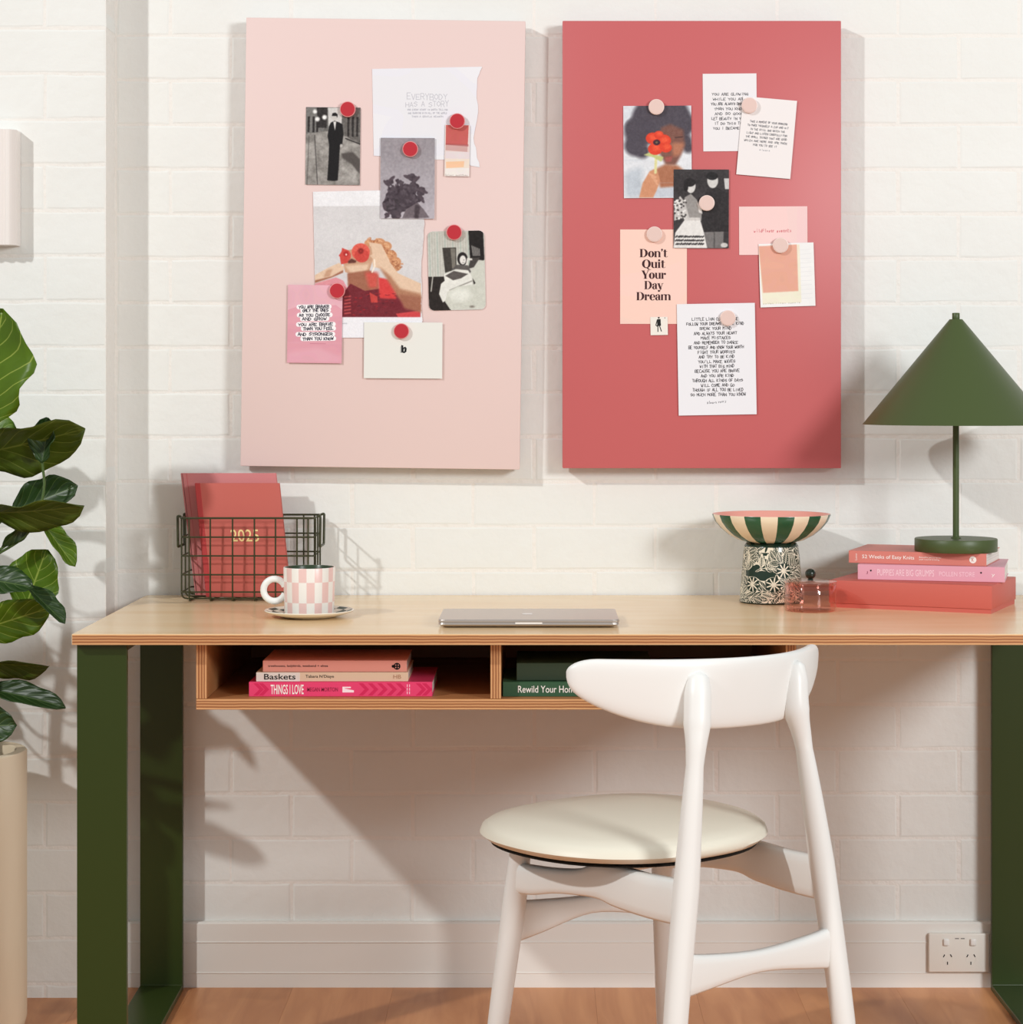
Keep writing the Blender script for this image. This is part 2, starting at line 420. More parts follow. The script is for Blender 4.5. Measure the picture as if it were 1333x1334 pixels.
class Canvas:
    """a small picture painted with numpy; coordinates are those of a view with origin (ox,oy) px and scale sc"""
    def __init__(s, x0, y0, x1, y1, k, col, view=None):
        s.r = (x0, y0, x1, y1); s.w = int(round((x1-x0)*k)); s.h = int(round((y1-y0)*k))
        s.view = view or (0, 0, 1.0); ox, oy, sc = s.view
        xs = x0+(np.arange(s.w)+.5)*(x1-x0)/s.w; ys = y0+(np.arange(s.h)+.5)*(y1-y0)/s.h
        s.X, s.Y = np.meshgrid((xs-ox)*sc, (ys-oy)*sc); s.px = sc*(x1-x0)/s.w
        s.a = np.empty((s.h, s.w, 3)); s.a[:] = col; s.rs = np.random.RandomState(3)
    def blend(s, m, col, sl=None):
        a = s.a if sl is None else s.a[sl]
        a += m[..., None]*(np.array(col, float)-a)
    def sl(s, x0, y0, x1, y1, pad):
        X = s.X[0]; Y = s.Y[:, 0]
        i0, i1 = np.searchsorted(X, [x0-pad, x1+pad]); j0, j1 = np.searchsorted(Y, [y0-pad, y1+pad])
        return (slice(j0, j1), slice(i0, i1))
    def ell(s, cx, cy, rx, ry, col, rot=0, soft=0, al=1):
        q = max(rx, ry); sl = s.sl(cx-q, cy-q, cx+q, cy+q, soft+s.px*2)
        x = s.X[sl]-cx; y = s.Y[sl]-cy; c, sn = math.cos(rot), math.sin(rot)
        u = (x*c+y*sn)/rx; v = (-x*sn+y*c)/ry
        d = (np.sqrt(u*u+v*v)-1)*min(rx, ry)
        s.blend(al*np.clip(.5-d/(s.px+soft), 0, 1), col, sl)
    def poly(s, pts, col, al=1, soft=0):
        P = np.array(pts, float); sl = s.sl(P[:, 0].min(), P[:, 1].min(), P[:, 0].max(), P[:, 1].max(), s.px+soft*2)
        X = s.X[sl]; Y = s.Y[sl]; acc = np.zeros(X.shape)
        offs = [(a, b) for a in (-.25, .25) for b in (-.25, .25)]
        for oa, ob in offs:
            x = X+oa*s.px; y = Y+ob*s.px; ins = np.zeros(X.shape, bool); j = len(P)-1
            for i in range(len(P)):
                xi, yi = P[i]; xj, yj = P[j]
                if yi != yj: ins ^= ((yi > y) != (yj > y)) & (x < (xj-xi)*(y-yi)/(yj-yi)+xi)
                j = i
            acc += ins
        acc /= 4
        if soft:
            k = max(1, int(soft/s.px))
            for ax in (0, 1):
                acc = sum(np.roll(acc, q, ax) for q in range(-k, k+1))/(2*k+1)
        s.blend(acc*al, col, sl)
    def line(s, pts, w, col, al=1):
        for (x0, y0), (x1, y1) in zip(pts[:-1], pts[1:]):
            sl = s.sl(min(x0, x1), min(y0, y1), max(x0, x1), max(y0, y1), w+s.px*2)
            x = s.X[sl]-x0; y = s.Y[sl]-y0; dx, dy = x1-x0, y1-y0; q = dx*dx+dy*dy+1e-9
            t = np.clip((x*dx+y*dy)/q, 0, 1); d = np.hypot(x-t*dx, y-t*dy)-w/2
            s.blend(al*np.clip(.5-d/s.px, 0, 1), col, sl)
    def grad(s, c0, c1, y0, y1):
        t = np.clip((s.Y-y0)/(y1-y0), 0, 1)[..., None]; s.a[:] = np.array(c0)*(1-t)+np.array(c1)*t
    def noise(s, cell, amt, box=None):
        """blotches added to the picture, cell in view units"""
        n = s.rs.uniform(-1, 1, (int((s.Y.max()-s.Y.min())/cell)+3, int((s.X.max()-s.X.min())/cell)+3))
        fx = (s.X-s.X.min())/cell; fy = (s.Y-s.Y.min())/cell; ix = fx.astype(int); iy = fy.astype(int); tx = fx-ix; ty = fy-iy
        v = n[iy, ix]*(1-tx)*(1-ty)+n[iy, ix+1]*tx*(1-ty)+n[iy+1, ix]*(1-tx)*ty+n[iy+1, ix+1]*tx*ty
        if box is not None: v = v*((s.X > box[0]) & (s.X < box[2]) & (s.Y > box[1]) & (s.Y < box[3]))
        s.a += v[..., None]*amt
    def blur(s, k):
        for ax in (0, 1):
            q = np.pad(s.a, [(k, k) if i == ax else (0, 0) for i in range(3)], 'edge'); n = s.a.shape[ax]
            s.a = sum(np.take(q, range(i, i+n), ax) for i in range(2*k+1))/(2*k+1)
    def hand(s, text, cx, y, w, h, col, lw, jit=.25, slope=0.0, seed=1, al=1, slant=0.0):
        """hand-drawn capitals centred on cx, y the baseline, fitted to width w"""
        r = random.Random(seed*77+len(text)); adv = w/max(1, sum(.8 if ch == ' ' else 1 for ch in text)); x = cx-w/2
        for ch in text:
            if ch == ' ': x += adv*.8; continue
            hh = h*r.uniform(.85, 1.12); dy = r.uniform(-.1, .1)*h
            for st_ in STROKES.get(ch, STROKES.get(ch.upper(), [[(0, 0), (4, 0)]])):
                P = []
                for a, b in st_:
                    gx = x+adv*.78*(a+r.uniform(-jit, jit))/4+slant*b*h/6; gy = y+dy-hh*(b+r.uniform(-jit, jit))/6+slope*(gx-cx)
                    P.append((gx, gy))
                s.line(P, lw, col, al)
            x += adv
    def build(s, name, parent, w, h, y, inside=None):
        """one mesh of coloured cells, centred on the parent, w x h metres, on the plane y"""
        A = np.clip(s.a, 0, 255)/255.0; A = np.round(A*96)/96
        L = np.where(A <= .04045, A/12.92, ((A+.055)/1.055)**2.4)
        vx, cols = [], []
        q = (A*96).round().astype(int); code = q[..., 0]*10000+q[..., 1]*100+q[..., 2]
        if inside is not None: code = np.where(inside, code, -1)
        for j in range(s.h):
            row = code[j]; br = np.flatnonzero(np.diff(row))+1
            st_ = np.concatenate([[0], br]); en = np.concatenate([br, [s.w]])
            for a, b in zip(st_, en):
                if row[a] < 0: continue
                vx.append((a, b, j)); cols.append(L[j, a])
        vx = np.array(vx, float); nq = len(vx)
        X0 = (vx[:, 0]/s.w-.5)*w; X1 = (vx[:, 1]/s.w-.5)*w; Z1 = (.5-vx[:, 2]/s.h)*h; Z0_ = (.5-(vx[:, 2]+1)/s.h)*h
        co = np.empty((nq, 4, 3)); co[:, :, 1] = y
        co[:, 0, 0] = X0; co[:, 1, 0] = X1; co[:, 2, 0] = X1; co[:, 3, 0] = X0
        co[:, 0, 2] = Z0_; co[:, 1, 2] = Z0_; co[:, 2, 2] = Z1; co[:, 3, 2] = Z1
        me = bpy.data.meshes.new(name); me.vertices.add(nq*4); me.vertices.foreach_set('co', co.reshape(-1))
        me.loops.add(nq*4); me.loops.foreach_set('vertex_index', np.arange(nq*4, dtype=np.int32))
        me.polygons.add(nq); me.polygons.foreach_set('loop_start', np.arange(0, nq*4, 4, dtype=np.int32))
        me.update(calc_edges=True)
        ca = me.color_attributes.new('Col', 'FLOAT_COLOR', 'CORNER')
        c4 = np.ones((nq, 4, 4)); c4[:, :, :3] = np.array(cols)[:, None, :]
        ca.data.foreach_set('color', c4.reshape(-1))
        return link(name, me, M['print'], parent)

def card(name, x0, y0, x1, y1, ang, layer, label, cat, paint=None, k=2, col=(240, 240, 244), view=None, outline=None, paper=None, group=None):
    """a sheet of paper or card held on a pinboard; outline = (px,py) list for torn or rounded ones"""
    c = bp((x0+x1)/2, (y0+y1)/2); w = (x1-x0)/SB_; h = (y1-y0)/SB_
    off = 0.0006+layer*0.0011
    t = thing(name, (c.x, -BD-off, c.z), label, cat, group, rot=(0, math.radians(ang), 0))
    pm_ = paper or M['paper']
    loc = None
    if outline: loc = [((px-(x0+x1)/2)/SB_, -(py-(y0+y1)/2)/SB_) for px, py in outline]
    else: loc = [(-w/2, -h/2), (w/2, -h/2), (w/2, h/2), (-w/2, h/2)]
    prism('sheet', loc, -0.0004, 0.0, pm_, t)
    cv = Canvas(x0, y0, x1, y1, k, col, view)
    if paint: paint(cv)
    ins = None
    if outline:
        old = cv.view; ox, oy, sc = old
        tmp = cv.a.copy(); cv.a[:] = 0
        cv.poly([((px-ox)*sc, (py-oy)*sc) for px, py in outline], (255, 255, 255)); ins = cv.a[..., 0] > 128; cv.a = tmp
    cv.build('printed_image', t, w, h, -0.00046, ins)
    return t

def paint_street(c):                       # a grey night street with someone in a long dark coat
    c.grad((96, 94, 92), (120, 116, 112), 210, 1240)
    c.poly([(90, 210), (360, 210), (330, 520), (90, 560)], (120, 118, 116)); c.poly([(230, 210), (370, 210), (365, 480), (250, 480)], (48, 44, 44))
    c.poly([(560, 210), (830, 210), (830, 690), (620, 600)], (104, 100, 97))
    for x in (110, 175, 225, 640, 700, 760): c.poly([(x, 330), (x+30, 330), (x+26, 540 if x < 400 else 600), (x, 540 if x < 400 else 590)], (46, 42, 42))
    c.poly([(380, 210), (570, 210), (560, 560), (390, 560)], (206, 204, 202))
    for x, y, r in ((205, 265, 26), (240, 365, 30), (335, 340, 30)): c.ell(x, y, r, r, (246, 245, 244), soft=18)
    c.poly([(90, 560), (400, 520), (640, 600), (830, 700), (830, 1250), (80, 1250)], (150, 146, 142))
    c.noise(55, 26, (80, 540, 830, 1250)); c.noise(16, 14)
    c.poly([(560, 820), (720, 800), (820, 900), (820, 1100), (700, 960), (580, 880)], (84, 78, 76), soft=12)
    c.line([(130, 600), (110, 1240)], 6, (66, 62, 60)); c.line([(205, 580), (250, 1240)], 8, (52, 48, 48)); c.line([(620, 620), (830, 700)], 14, (40, 36, 36))
    k_ = (24, 22, 24)
    c.ell(470, 330, 36, 50, (200, 196, 192)); c.poly([(432, 320), (440, 285), (480, 275), (510, 300), (505, 350), (495, 320)], k_)
    c.poly([(420, 410), (470, 385), (530, 405), (575, 430), (590, 560), (575, 700), (545, 720), (520, 1180), (470, 1190), (380, 1180), (395, 900), (400, 700), (378, 590), (395, 460)], k_)
    c.poly([(452, 395), (492, 395), (476, 520)], (226, 224, 222)); c.ell(562, 716, 18, 22, (190, 186, 182))
def paint_roses(c):
    c.grad((150, 144, 150), (182, 176, 184), 600, 1240); c.noise(120, 5)
    d = (72, 62, 70)
    rr = random.Random(5)
    c.ell(290, 1090, 125, 100, d); c.ell(220, 1140, 70, 60, (62, 54, 60)); c.ell(330, 1030, 80, 60, d)
    for x, y, r in ((375, 930, 42), (200, 955, 30), (262, 950, 20), (290, 960, 22), (445, 1025, 38), (440, 1085, 28), (390, 985, 40), (250, 1200, 46), (190, 1110, 34), (180, 1215, 20)):
        for q in range(5):
            a = rr.uniform(0, 6.28); c.ell(x+math.cos(a)*r*.35, y+math.sin(a)*r*.35, r*.72, r*.5, (lambda e: tuple(v+e for v in d))(rr.uniform(-10, 10)), rot=a)
    for x, y in ((200, 960), (260, 960), (300, 970), (370, 960), (450, 1060)): c.line([(x, y), (300, 1090)], 10, d)
    for q in range(60):
        a = rr.uniform(0, 6.28); u = rr.uniform(.2, 1)**.5; x = 290+135*u*math.cos(a); y = 1080+105*u*math.sin(a)
        c.ell(x, y, rr.uniform(14, 30), rr.uniform(7, 13), (lambda e: tuple(v+e for v in d))(rr.uniform(-16, 22)), rot=rr.uniform(0, 3.1))
    for x, y, a in ((470, 1030, .3), (430, 1010, -.5), (455, 1090, 1.0), (175, 965, .8), (215, 930, -.7), (340, 915, .4), (410, 930, -.6), (160, 1150, 1.3), (185, 1215, 2.2), (265, 1215, 1.2)):
        c.ell(x, y, 34, 13, (84, 72, 80), rot=a)
    c.poly([(300, 1240), (330, 1170), (420, 1115), (470, 1170), (515, 1235)], (112, 102, 108)); c.poly([(400, 1130), (440, 1140), (430, 1240), (395, 1240)], (70, 60, 66), soft=8)
    c.noise(14, 9)
    c.poly([(120, 600), (550, 600), (550, 606), (120, 606)], (120, 112, 118))
def paint_poppy_girl(c):
    c.a[:] = (236, 236, 240)
    c.poly([(50, 215), (1140, 205), (1110, 1285), (75, 1285)], (214, 212, 214)); c.noise(150, 4)
    skin, sk2, sk3 = (226, 196, 170), (200, 158, 130), (160, 104, 82)
    for x, y, r in ((600, 570, 45), (700, 570, 60), (760, 600, 60), (740, 660, 50), (800, 690, 70), (850, 750, 60), (860, 800, 50), (650, 590, 60)): c.ell(x, y, r, r*.8, (205, 148, 110)); c.ell(x+8, y-6, r*.55, r*.35, (228, 178, 136), rot=.6)
    hr = random.Random(31)
    for q in range(150):
        t = hr.random(); x = 610+270*t+hr.uniform(-45, 45); y = 565+230*t**1.6+hr.uniform(-45, 40); a = hr.uniform(0, 6.28); k_ = hr.choice(((176, 112, 78), (226, 172, 128), (204, 140, 100), (150, 90, 62)))
        c.line([(x+13*math.cos(a+i*.8), y+9*math.sin(a+i*.8)) for i in range(5)], 5, k_)
    c.poly([(600, 560), (720, 580), (800, 740), (790, 830), (640, 800)], skin)
    c.poly([(380, 640), (620, 600), (640, 720), (600, 850), (480, 880), (370, 850), (350, 760)], sk2)
    c.poly([(370, 790), (600, 770), (570, 860), (440, 880)], skin, soft=12)
    c.poly([(390, 860), (600, 830), (690, 880), (700, 1050), (400, 1060)], sk3, soft=10); c.poly([(560, 850), (690, 850), (680, 1000), (600, 1000)], (206, 88, 78), soft=22)
    c.poly([(75, 880), (200, 810), (310, 760), (360, 800), (350, 850), (230, 905), (75, 955)], skin); c.poly([(190, 830), (250, 820), (220, 890), (160, 900)], sk2, soft=10); c.poly([(75, 930), (240, 890), (350, 830), (350, 855), (230, 905), (75, 955)], sk3, soft=6)
    c.poly([(75, 960), (280, 900), (350, 930), (390, 1000), (380, 1285), (75, 1285)], (222, 150, 158))
    c.poly([(345, 1060), (420, 960), (560, 1030), (700, 1010), (880, 960), (960, 1080), (1095, 1240), (1095, 1285), (340, 1285)], (116, 38, 48))
    c.poly([(690, 900), (790, 920), (870, 1010), (860, 1110), (700, 1100)], (214, 66, 66), soft=10)
    c.poly([(860, 1250), (1095, 1220), (1095, 1285), (880, 1285)], (206, 70, 74))
    for y in range(1090, 1280, 32): c.line([(365, y), (420, y-8)], 11, (196, 84, 84))
    rr = random.Random(9)
    for q in range(46): x = rr.uniform(440, 850); y = rr.uniform(1050, 1270); c.line([(x, y), (x+rr.uniform(10, 30), y+rr.uniform(-6, 6))], 7, (rr.uniform(80, 170), 36, 46))
    for q in range(7): c.line([(610+q*11, 1050+q*6), (625+q*9, 1140)], 8, (214, 76, 68))
    c.poly([(610, 690), (700, 640), (800, 750), (880, 860), (1100, 960), (1105, 1200), (960, 1130), (860, 980), (700, 800)], skin)
    c.poly([(690, 790), (800, 880), (900, 1010), (1105, 1060), (1105, 1230), (1000, 1200), (880, 1090), (780, 930)], (176, 126, 98), soft=16); c.poly([(880, 1060), (1105, 1090), (1105, 1235), (940, 1200)], sk3, soft=18)
    c.line([(652, 730), (655, 790), (630, 850)], 13, (250, 236, 220))
    r1, r2 = (206, 74, 66), (224, 98, 84)
    c.poly([(340, 615), (400, 640), (425, 700), (395, 760), (330, 775), (318, 700), (308, 690), (335, 650)], r1)
    c.ell(375, 690, 50, 58, r1); c.ell(378, 675, 26, 26, (178, 46, 46)); c.ell(380, 680, 8, 10, (250, 220, 210))
    c.ell(520, 655, 88, 84, r2); c.ell(530, 690, 70, 66, r1); c.ell(520, 645, 26, 26, (120, 34, 34), soft=14)
    for q in range(12): a = q*.52; c.line([(520, 645), (520+75*math.cos(a), 655+72*math.sin(a))], 5, (190, 58, 52), .5)
    c.poly([(395, 745), (430, 718), (480, 740), (470, 760), (400, 765)], (96, 52, 44), soft=6)
    c.noise(22, 4)
    c.poly([(340, 1285), (1110, 1285), (1110, 1500), (340, 1500)], (238, 238, 244))
    c.line([(345, 1345), (385, 1345)], 8, (190, 190, 198))
def paint_recline(c):
    c.grad((196, 196, 188), (206, 206, 200), 170, 1260)
    for x in range(110, 660, 36): c.line([(x, 190), (x+4, 800)], 12, (170 if (x//36) % 3 else 146, 168, 158), .6)
    c.poly([(290, 400), (480, 400), (480, 700), (320, 750)], (60, 56, 52)); c.poly([(400, 410), (470, 410), (465, 680), (420, 690)], (120, 116, 108))
    c.poly([(655, 160), (860, 160), (870, 590), (670, 560)], (30, 26, 26))
    for q in range(6): c.line([(700+q*20, 380+q*9), (715+q*18, 520)], 9, (190, 188, 184))
    c.poly([(80, 800), (330, 800), (390, 1270), (90, 1270)], (40, 34, 32)); c.line([(150, 780), (120, 1000)], 16, (190, 188, 180))
    c.poly([(680, 545), (810, 545), (720, 680), (640, 700)], (70, 66, 64))
    c.ell(565, 560, 72, 92, (34, 30, 30)); c.ell(570, 575, 44, 62, (226, 224, 220)); c.ell(585, 575, 8, 5, (90, 86, 84)); c.line([(560, 612), (585, 612)], 6, (110, 104, 102))
    c.line([(620, 650), (640, 560), (690, 570)], 26, (224, 222, 216))
    c.poly([(400, 720), (480, 640), (640, 650), (680, 740), (640, 790), (420, 770)], (92, 88, 86))
    c.poly([(300, 770), (470, 700), (640, 720), (690, 800), (690, 920), (430, 1000), (330, 1130), (280, 1160), (230, 1040), (260, 900), (310, 860)], (226, 226, 220))
    c.poly([(320, 790), (440, 725), (640, 770), (540, 830), (430, 855)], (88, 82, 80)); c.line([(380, 990), (690, 870)], 14, (120, 116, 110), .8)
    c.poly([(870, 580), (780, 620), (690, 720), (680, 800), (740, 920), (500, 940), (350, 1010), (310, 1150), (380, 1260), (880, 1250)], (204, 206, 196))
    c.ell(520, 1060, 150, 90, (226, 228, 220), soft=60); c.poly([(700, 830), (740, 900), (715, 920)], (40, 36, 34)); c.ell(685, 1225, 30, 14, (120, 112, 104), soft=14)
    c.noise(26, 7)
def paint_afro(c):
    c.grad((214, 218, 226), (226, 228, 232), 90, 860); c.poly([(90, 640), (240, 600), (240, 860), (90, 860)], (188, 196, 206), soft=30); c.noise(60, 7)
    hair = (78, 72, 82)
    rr = random.Random(2)
    for x, y, r in ((350, 210, 200), (220, 300, 130), (180, 420, 90), (560, 240, 120), (600, 380, 60), (240, 470, 60), (480, 170, 160), (160, 260, 60), (630, 440, 46)): c.ell(x, y, r, r, hair, soft=34)
    c.poly([(400, 270), (480, 240), (590, 290), (600, 430), (560, 520), (520, 590), (440, 590), (380, 480)], (124, 84, 74), soft=16)
    c.poly([(490, 400), (600, 400), (560, 500), (500, 520)], (178, 118, 92), soft=18); c.line([(520, 355), (580, 350)], 12, (84, 56, 52)); c.poly([(430, 520), (500, 510), (480, 560), (440, 560)], (160, 84, 78), soft=8)
    c.poly([(350, 620), (430, 580), (540, 590), (600, 640), (600, 780), (390, 800)], (170, 112, 84), soft=14)
    c.poly([(360, 780), (660, 760), (660, 862), (320, 862)], (196, 202, 212), soft=10)
    c.poly([(300, 640), (360, 610), (390, 720), (360, 800), (330, 862), (210, 862), (240, 740)], (206, 146, 112), soft=6)
    for q in range(3): c.line([(300+q*20, 660+q*28), (350+q*8, 690+q*30)], 16, (222, 166, 132))
    c.line([(355, 540), (350, 650)], 22, (222, 216, 160)); c.poly([(250, 500), (300, 480), (420, 520), (400, 560), (330, 520)], (190, 196, 130), soft=6)
    for x, y, r in ((330, 360, 60), (420, 380, 64), (350, 450, 62), (440, 440, 50), (380, 330, 40)): c.ell(x, y, r, r*.82, (218, 66, 44)); c.ell(x+8, y-8, r*.5, r*.4, (236, 88, 58), soft=20)
    c.ell(362, 395, 30, 24, (60, 34, 50)); c.ell(362, 395, 12, 9, (110, 96, 70))
    c.noise(18, 5)
def paint_couple(c):                        # two people side by side, one in a dark suit and one in a white banded skirt
    c.a[:] = (58, 54, 56); c.noise(120, 8)
    c.poly([(930, 700), (975, 700), (975, 790), (940, 790)], (200, 198, 198))
    c.ell(835, 720, 46, 62, (206, 204, 202)); c.ell(830, 680, 50, 34, (34, 32, 34))
    c.poly([(790, 790), (880, 780), (960, 830), (975, 1150), (750, 1160), (745, 880)], (44, 40, 42)); c.poly([(760, 1155), (930, 1150), (925, 1290), (775, 1290)], (118, 114, 114)); c.line([(850, 1160), (850, 1285)], 8, (80, 76, 76))
    c.ell(650, 765, 40, 60, (210, 208, 206)); c.ell(640, 735, 50, 36, (36, 32, 34)); c.ell(608, 770, 20, 44, (36, 32, 34))
    c.poly([(600, 860), (650, 830), (700, 880), (745, 960), (740, 1060), (600, 1060), (560, 960)], (148, 144, 142))
    c.poly([(515, 900), (560, 850), (600, 900), (640, 1040), (560, 1040), (510, 1060)], (196, 192, 190)); 
    rr = random.Random(4)
    for q in range(50): c.ell(rr.uniform(512, 610), rr.uniform(870, 1050), 8, 8, (70, 66, 66) if q % 2 else (232, 230, 228))
    c.poly([(600, 1050), (730, 1050), (760, 1150), (790, 1290), (505, 1290), (520, 1160)], (226, 224, 222)); c.line([(610, 1045), (720, 1045)], 26, (206, 202, 200))
    for y in (1190, 1222, 1252):
        for q in range(14): x = 525+q*17+rr.uniform(-3, 3); c.line([(x, y+8), (x+12, y+rr.uniform(-3, 2))], 11, (52, 48, 50))
    c.poly([(700, 890), (740, 960), (750, 1000), (720, 990)], (214, 210, 208)); c.ell(935, 1265, 30, 20, (200, 198, 196)); c.noise(14, 8)

# Didone capitals and minuscules for the motto card: each a test of points in em units
def _E(x, y, cx, cy, rx, ry): return ((x-cx)/rx)**2+((y-cy)/ry)**2 < 1
def _R(x, y, a, b, c_, d): return (x > a) & (x < b) & (y > c_) & (y < d)
def _Lw(x, y, x0, y0, x1, y1, w):
    t = (y-y0)/(y1-y0); return (t > 0) & (t < 1) & (abs(x-(x0+t*(x1-x0))) < w/2)
def _n(x, y, ox=0): return _R(x, y, ox+.03, ox+.18, 0, .52) | _R(x, y, ox, ox+.22, 0, .022) | _R(x, y, ox-.01, ox+.1, .495, .52) | (_E(x, y, ox+.33, .34, .19, .19) & ~_E(x, y, ox+.27, .30, .105, .19) & (y > .33)) | _R(x, y, ox+.37, ox+.52, 0, .35) | _R(x, y, ox+.34, ox+.56, 0, .022)
DID = {
 'D': (.74, lambda x, y: _R(x, y, .06, .23, 0, .72) | _R(x, y, 0, .34, 0, .022) | _R(x, y, 0, .34, .698, .72) | (_E(x, y, .3, .36, .40, .36) & ~_E(x, y, .3, .36, .21, .335) & (x > .3))),
 'o': (.56, lambda x, y: _E(x, y, .27, .26, .265, .275) & ~_E(x, y, .27, .26, .085, .25)),
 'n': (.58, _n), 'm': (.94, lambda x, y: _n(x, y) | _n(x, y, .34)),
 "'": (.2, lambda x, y: _E(x, y, .09, .66, .075, .075) | _Lw(x, y, .05, .5, .14, .64, .05)),
 't': (.38, lambda x, y: _R(x, y, .08, .23, .07, .66) | _R(x, y, 0, .35, .495, .52) | (_E(x, y, .24, .1, .16, .11) & ~_E(x, y, .28, .13, .12, .11) & (y < .14))),
 'Q': (.80, lambda x, y: (_E(x, y, .38, .36, .38, .375) & ~_E(x, y, .38, .36, .18, .345)) | _Lw(x, y, .62, -.16, .40, .06, .13) | _R(x, y, .58, .78, -.16, -.13)),
 'u': (.58, lambda x, y: _R(x, y, .03, .18, .16, .52) | _R(x, y, -.01, .12, .495, .52) | _R(x, y, .36, .51, 0, .52) | _R(x, y, .32, .45, .495, .52) | _R(x, y, .4, .56, 0, .022) | (_E(x, y, .22, .18, .19, .19) & ~_E(x, y, .28, .22, .105, .19) & (y < .19))),
 'i': (.28, lambda x, y: _R(x, y, .05, .20, 0, .52) | _R(x, y, 0, .25, 0, .022) | _R(x, y, -.01, .12, .495, .52) | _E(x, y, .125, .67, .085, .085)),
 'Y': (.66, lambda x, y: _Lw(x, y, .33, .28, .10, .72, .19) | _Lw(x, y, .37, .30, .60, .72, .035) | _R(x, y, .25, .42, 0, .34) | _R(x, y, .16, .51, 0, .022) | _R(x, y, -.02, .26, .698, .72) | _R(x, y, .5, .68, .698, .72)),
 'r': (.44, lambda x, y: _R(x, y, .03, .18, 0, .52) | _R(x, y, 0, .24, 0, .022) | _R(x, y, -.01, .1, .495, .52) | _E(x, y, .34, .42, .09, .09) | _Lw(x, y, .18, .38, .33, .51, .05)),
 'a': (.50, lambda x, y: _R(x, y, .27, .42, .03, .40) | (_E(x, y, .24, .37, .18, .16) & ~_E(x, y, .2, .35, .11, .145) & (y > .38)) | _E(x, y, .1, .4, .075, .075) | (_E(x, y, .18, .14, .18, .155) & ~_E(x, y, .22, .14, .075, .125)) | _R(x, y, .36, .49, 0, .03)),
 'y': (.54, lambda x, y: _Lw(x, y, .29, 0, .08, .52, .17) | _Lw(x, y, .2, -.2, .46, .52, .03) | _R(x, y, -.03, .22, .498, .52) | _R(x, y, .36, .55, .498, .52) | _E(x, y, .11, -.15, .08, .08)),
 'e': (.52, lambda x, y: (_E(x, y, .26, .26, .255, .275) & ~_E(x, y, .28, .26, .10, .25) & ~((x > .3) & (y < .25) & (y > .09))) | _R(x, y, .15, .5, .255, .285)),
}
def paint_motto(c):
    c.noise(400, 2)
    ink = (62, 32, 34)
    lines = [("Don't", 232, 377, 500, 175, 362), ("Quit", 305, 190, 340), ("Your", 375, 186, 348), ("Day", 445, 203, 330), ("Dream", 520, 150, 382)]
    rows = [("Don't", 231, 172, 358), ("Quit", 303, 188, 342), ("Your", 375, 186, 348), ("Day", 445, 203, 330), ("Dream", 519, 150, 383)]
    for txt, base, xa, xb in rows:
        tot = sum(DID[ch][0] for ch in txt); em = 76.0; sx = (xb-xa)/tot; x0 = xa
        for ch in txt:
            wd, f = DID[ch]; acc = 0
            for oa in (-.33, 0, .33):
                for ob in (-.33, 0, .33):
                    xx = (c.X+oa*c.px-x0)/sx; yy = (base-(c.Y+ob*c.px))/em
                    acc = acc+(f(xx-.012, yy) | f(xx+.012, yy) | f(xx, yy+.008)).astype(float)
            c.blend(acc/9, ink); x0 += wd*sx
def paint_letter(c):
    rows = ["LITTLE LION CUB OF MINE", "FOLLOW YOUR DREAMS AND BE KIND", "SPEAK YOUR MIND", "AND ALWAYS YOUR HEART", "MAKE MISTAKES", "AND REMEMBER TO DANCE", "BE YOURSELF AND KNOW YOUR WORTH", "FIGHT YOUR WORRIES",
            "AND TRY TO BE KIND", "YOU'LL MAKE WAVES", "WITH THAT BIG MIND", "BECAUSE YOU ARE BRAVE", "AND YOU ARE KIND", "THROUGH ALL KINDS OF DAYS", "WILL COME AND GO", "THOUGH IF ALL YOU BE LIVED", "SO MUCH MORE THAN YOU KNOW"]
    ws = [310, 385, 215, 290, 200, 295, 370, 250, 240, 250, 232, 300, 222, 340, 225, 340, 370]
    for i, (t, w_) in enumerate(zip(rows, ws)):
        c.hand(t, 680+i*.8, 653+i*31.6, w_, 18.5, (36, 34, 38), 3.2, .28, 0.0, i+3)
    c.hand("always yours", 682, 1205, 130, 17, (84, 84, 90), 2.2, .5, -.06, 44)
def paint_note1(c):
    rows = ["YOU ARE GLOWING", "WHILE YOU ARE", "YOU ARE ALWAYS BRAVER", "THAN YOU KNOW", "AND SO GOOD", "LET BEAUTY IN YOUR", "IT DO THIS TOO", "YOU I BECAME IN"]
    ws = [200, 180, 200, 165, 160, 195, 165, 180]
    for i, (t, w_) in enumerate(zip(rows, ws)): c.hand(t, 190 + (0 if i else 5), 143+i*26.5, w_, 13, (50, 50, 56), 2.3, .28, 0, i+20)
def paint_note2(c):
    rows = ["TAKE A MOMENT OF YOUR MORNING", "TO MAKE YOURSELF A CUP AND SIT", "IN THE STILL AND WATCH THE", "LIGHT AND LISTEN CAREFULLY FOR", "THE SMALL THINGS THAT ARE GOOD", "WHICH ARE HERE AND ARE MADE", "FOR YOU TO SEE IT"]
    ws = [205, 225, 190, 220, 225, 235, 130]
    for i, (t, w_) in enumerate(zip(rows, ws)): c.hand(t, 396-i*1.5, 297+i*21, w_, 10, (76, 76, 82), 1.7, .3, 0.0, i+40)
    c.hand("always", 388, 446, 60, 9, (150, 150, 156), 1.8, .3, 0, 60)
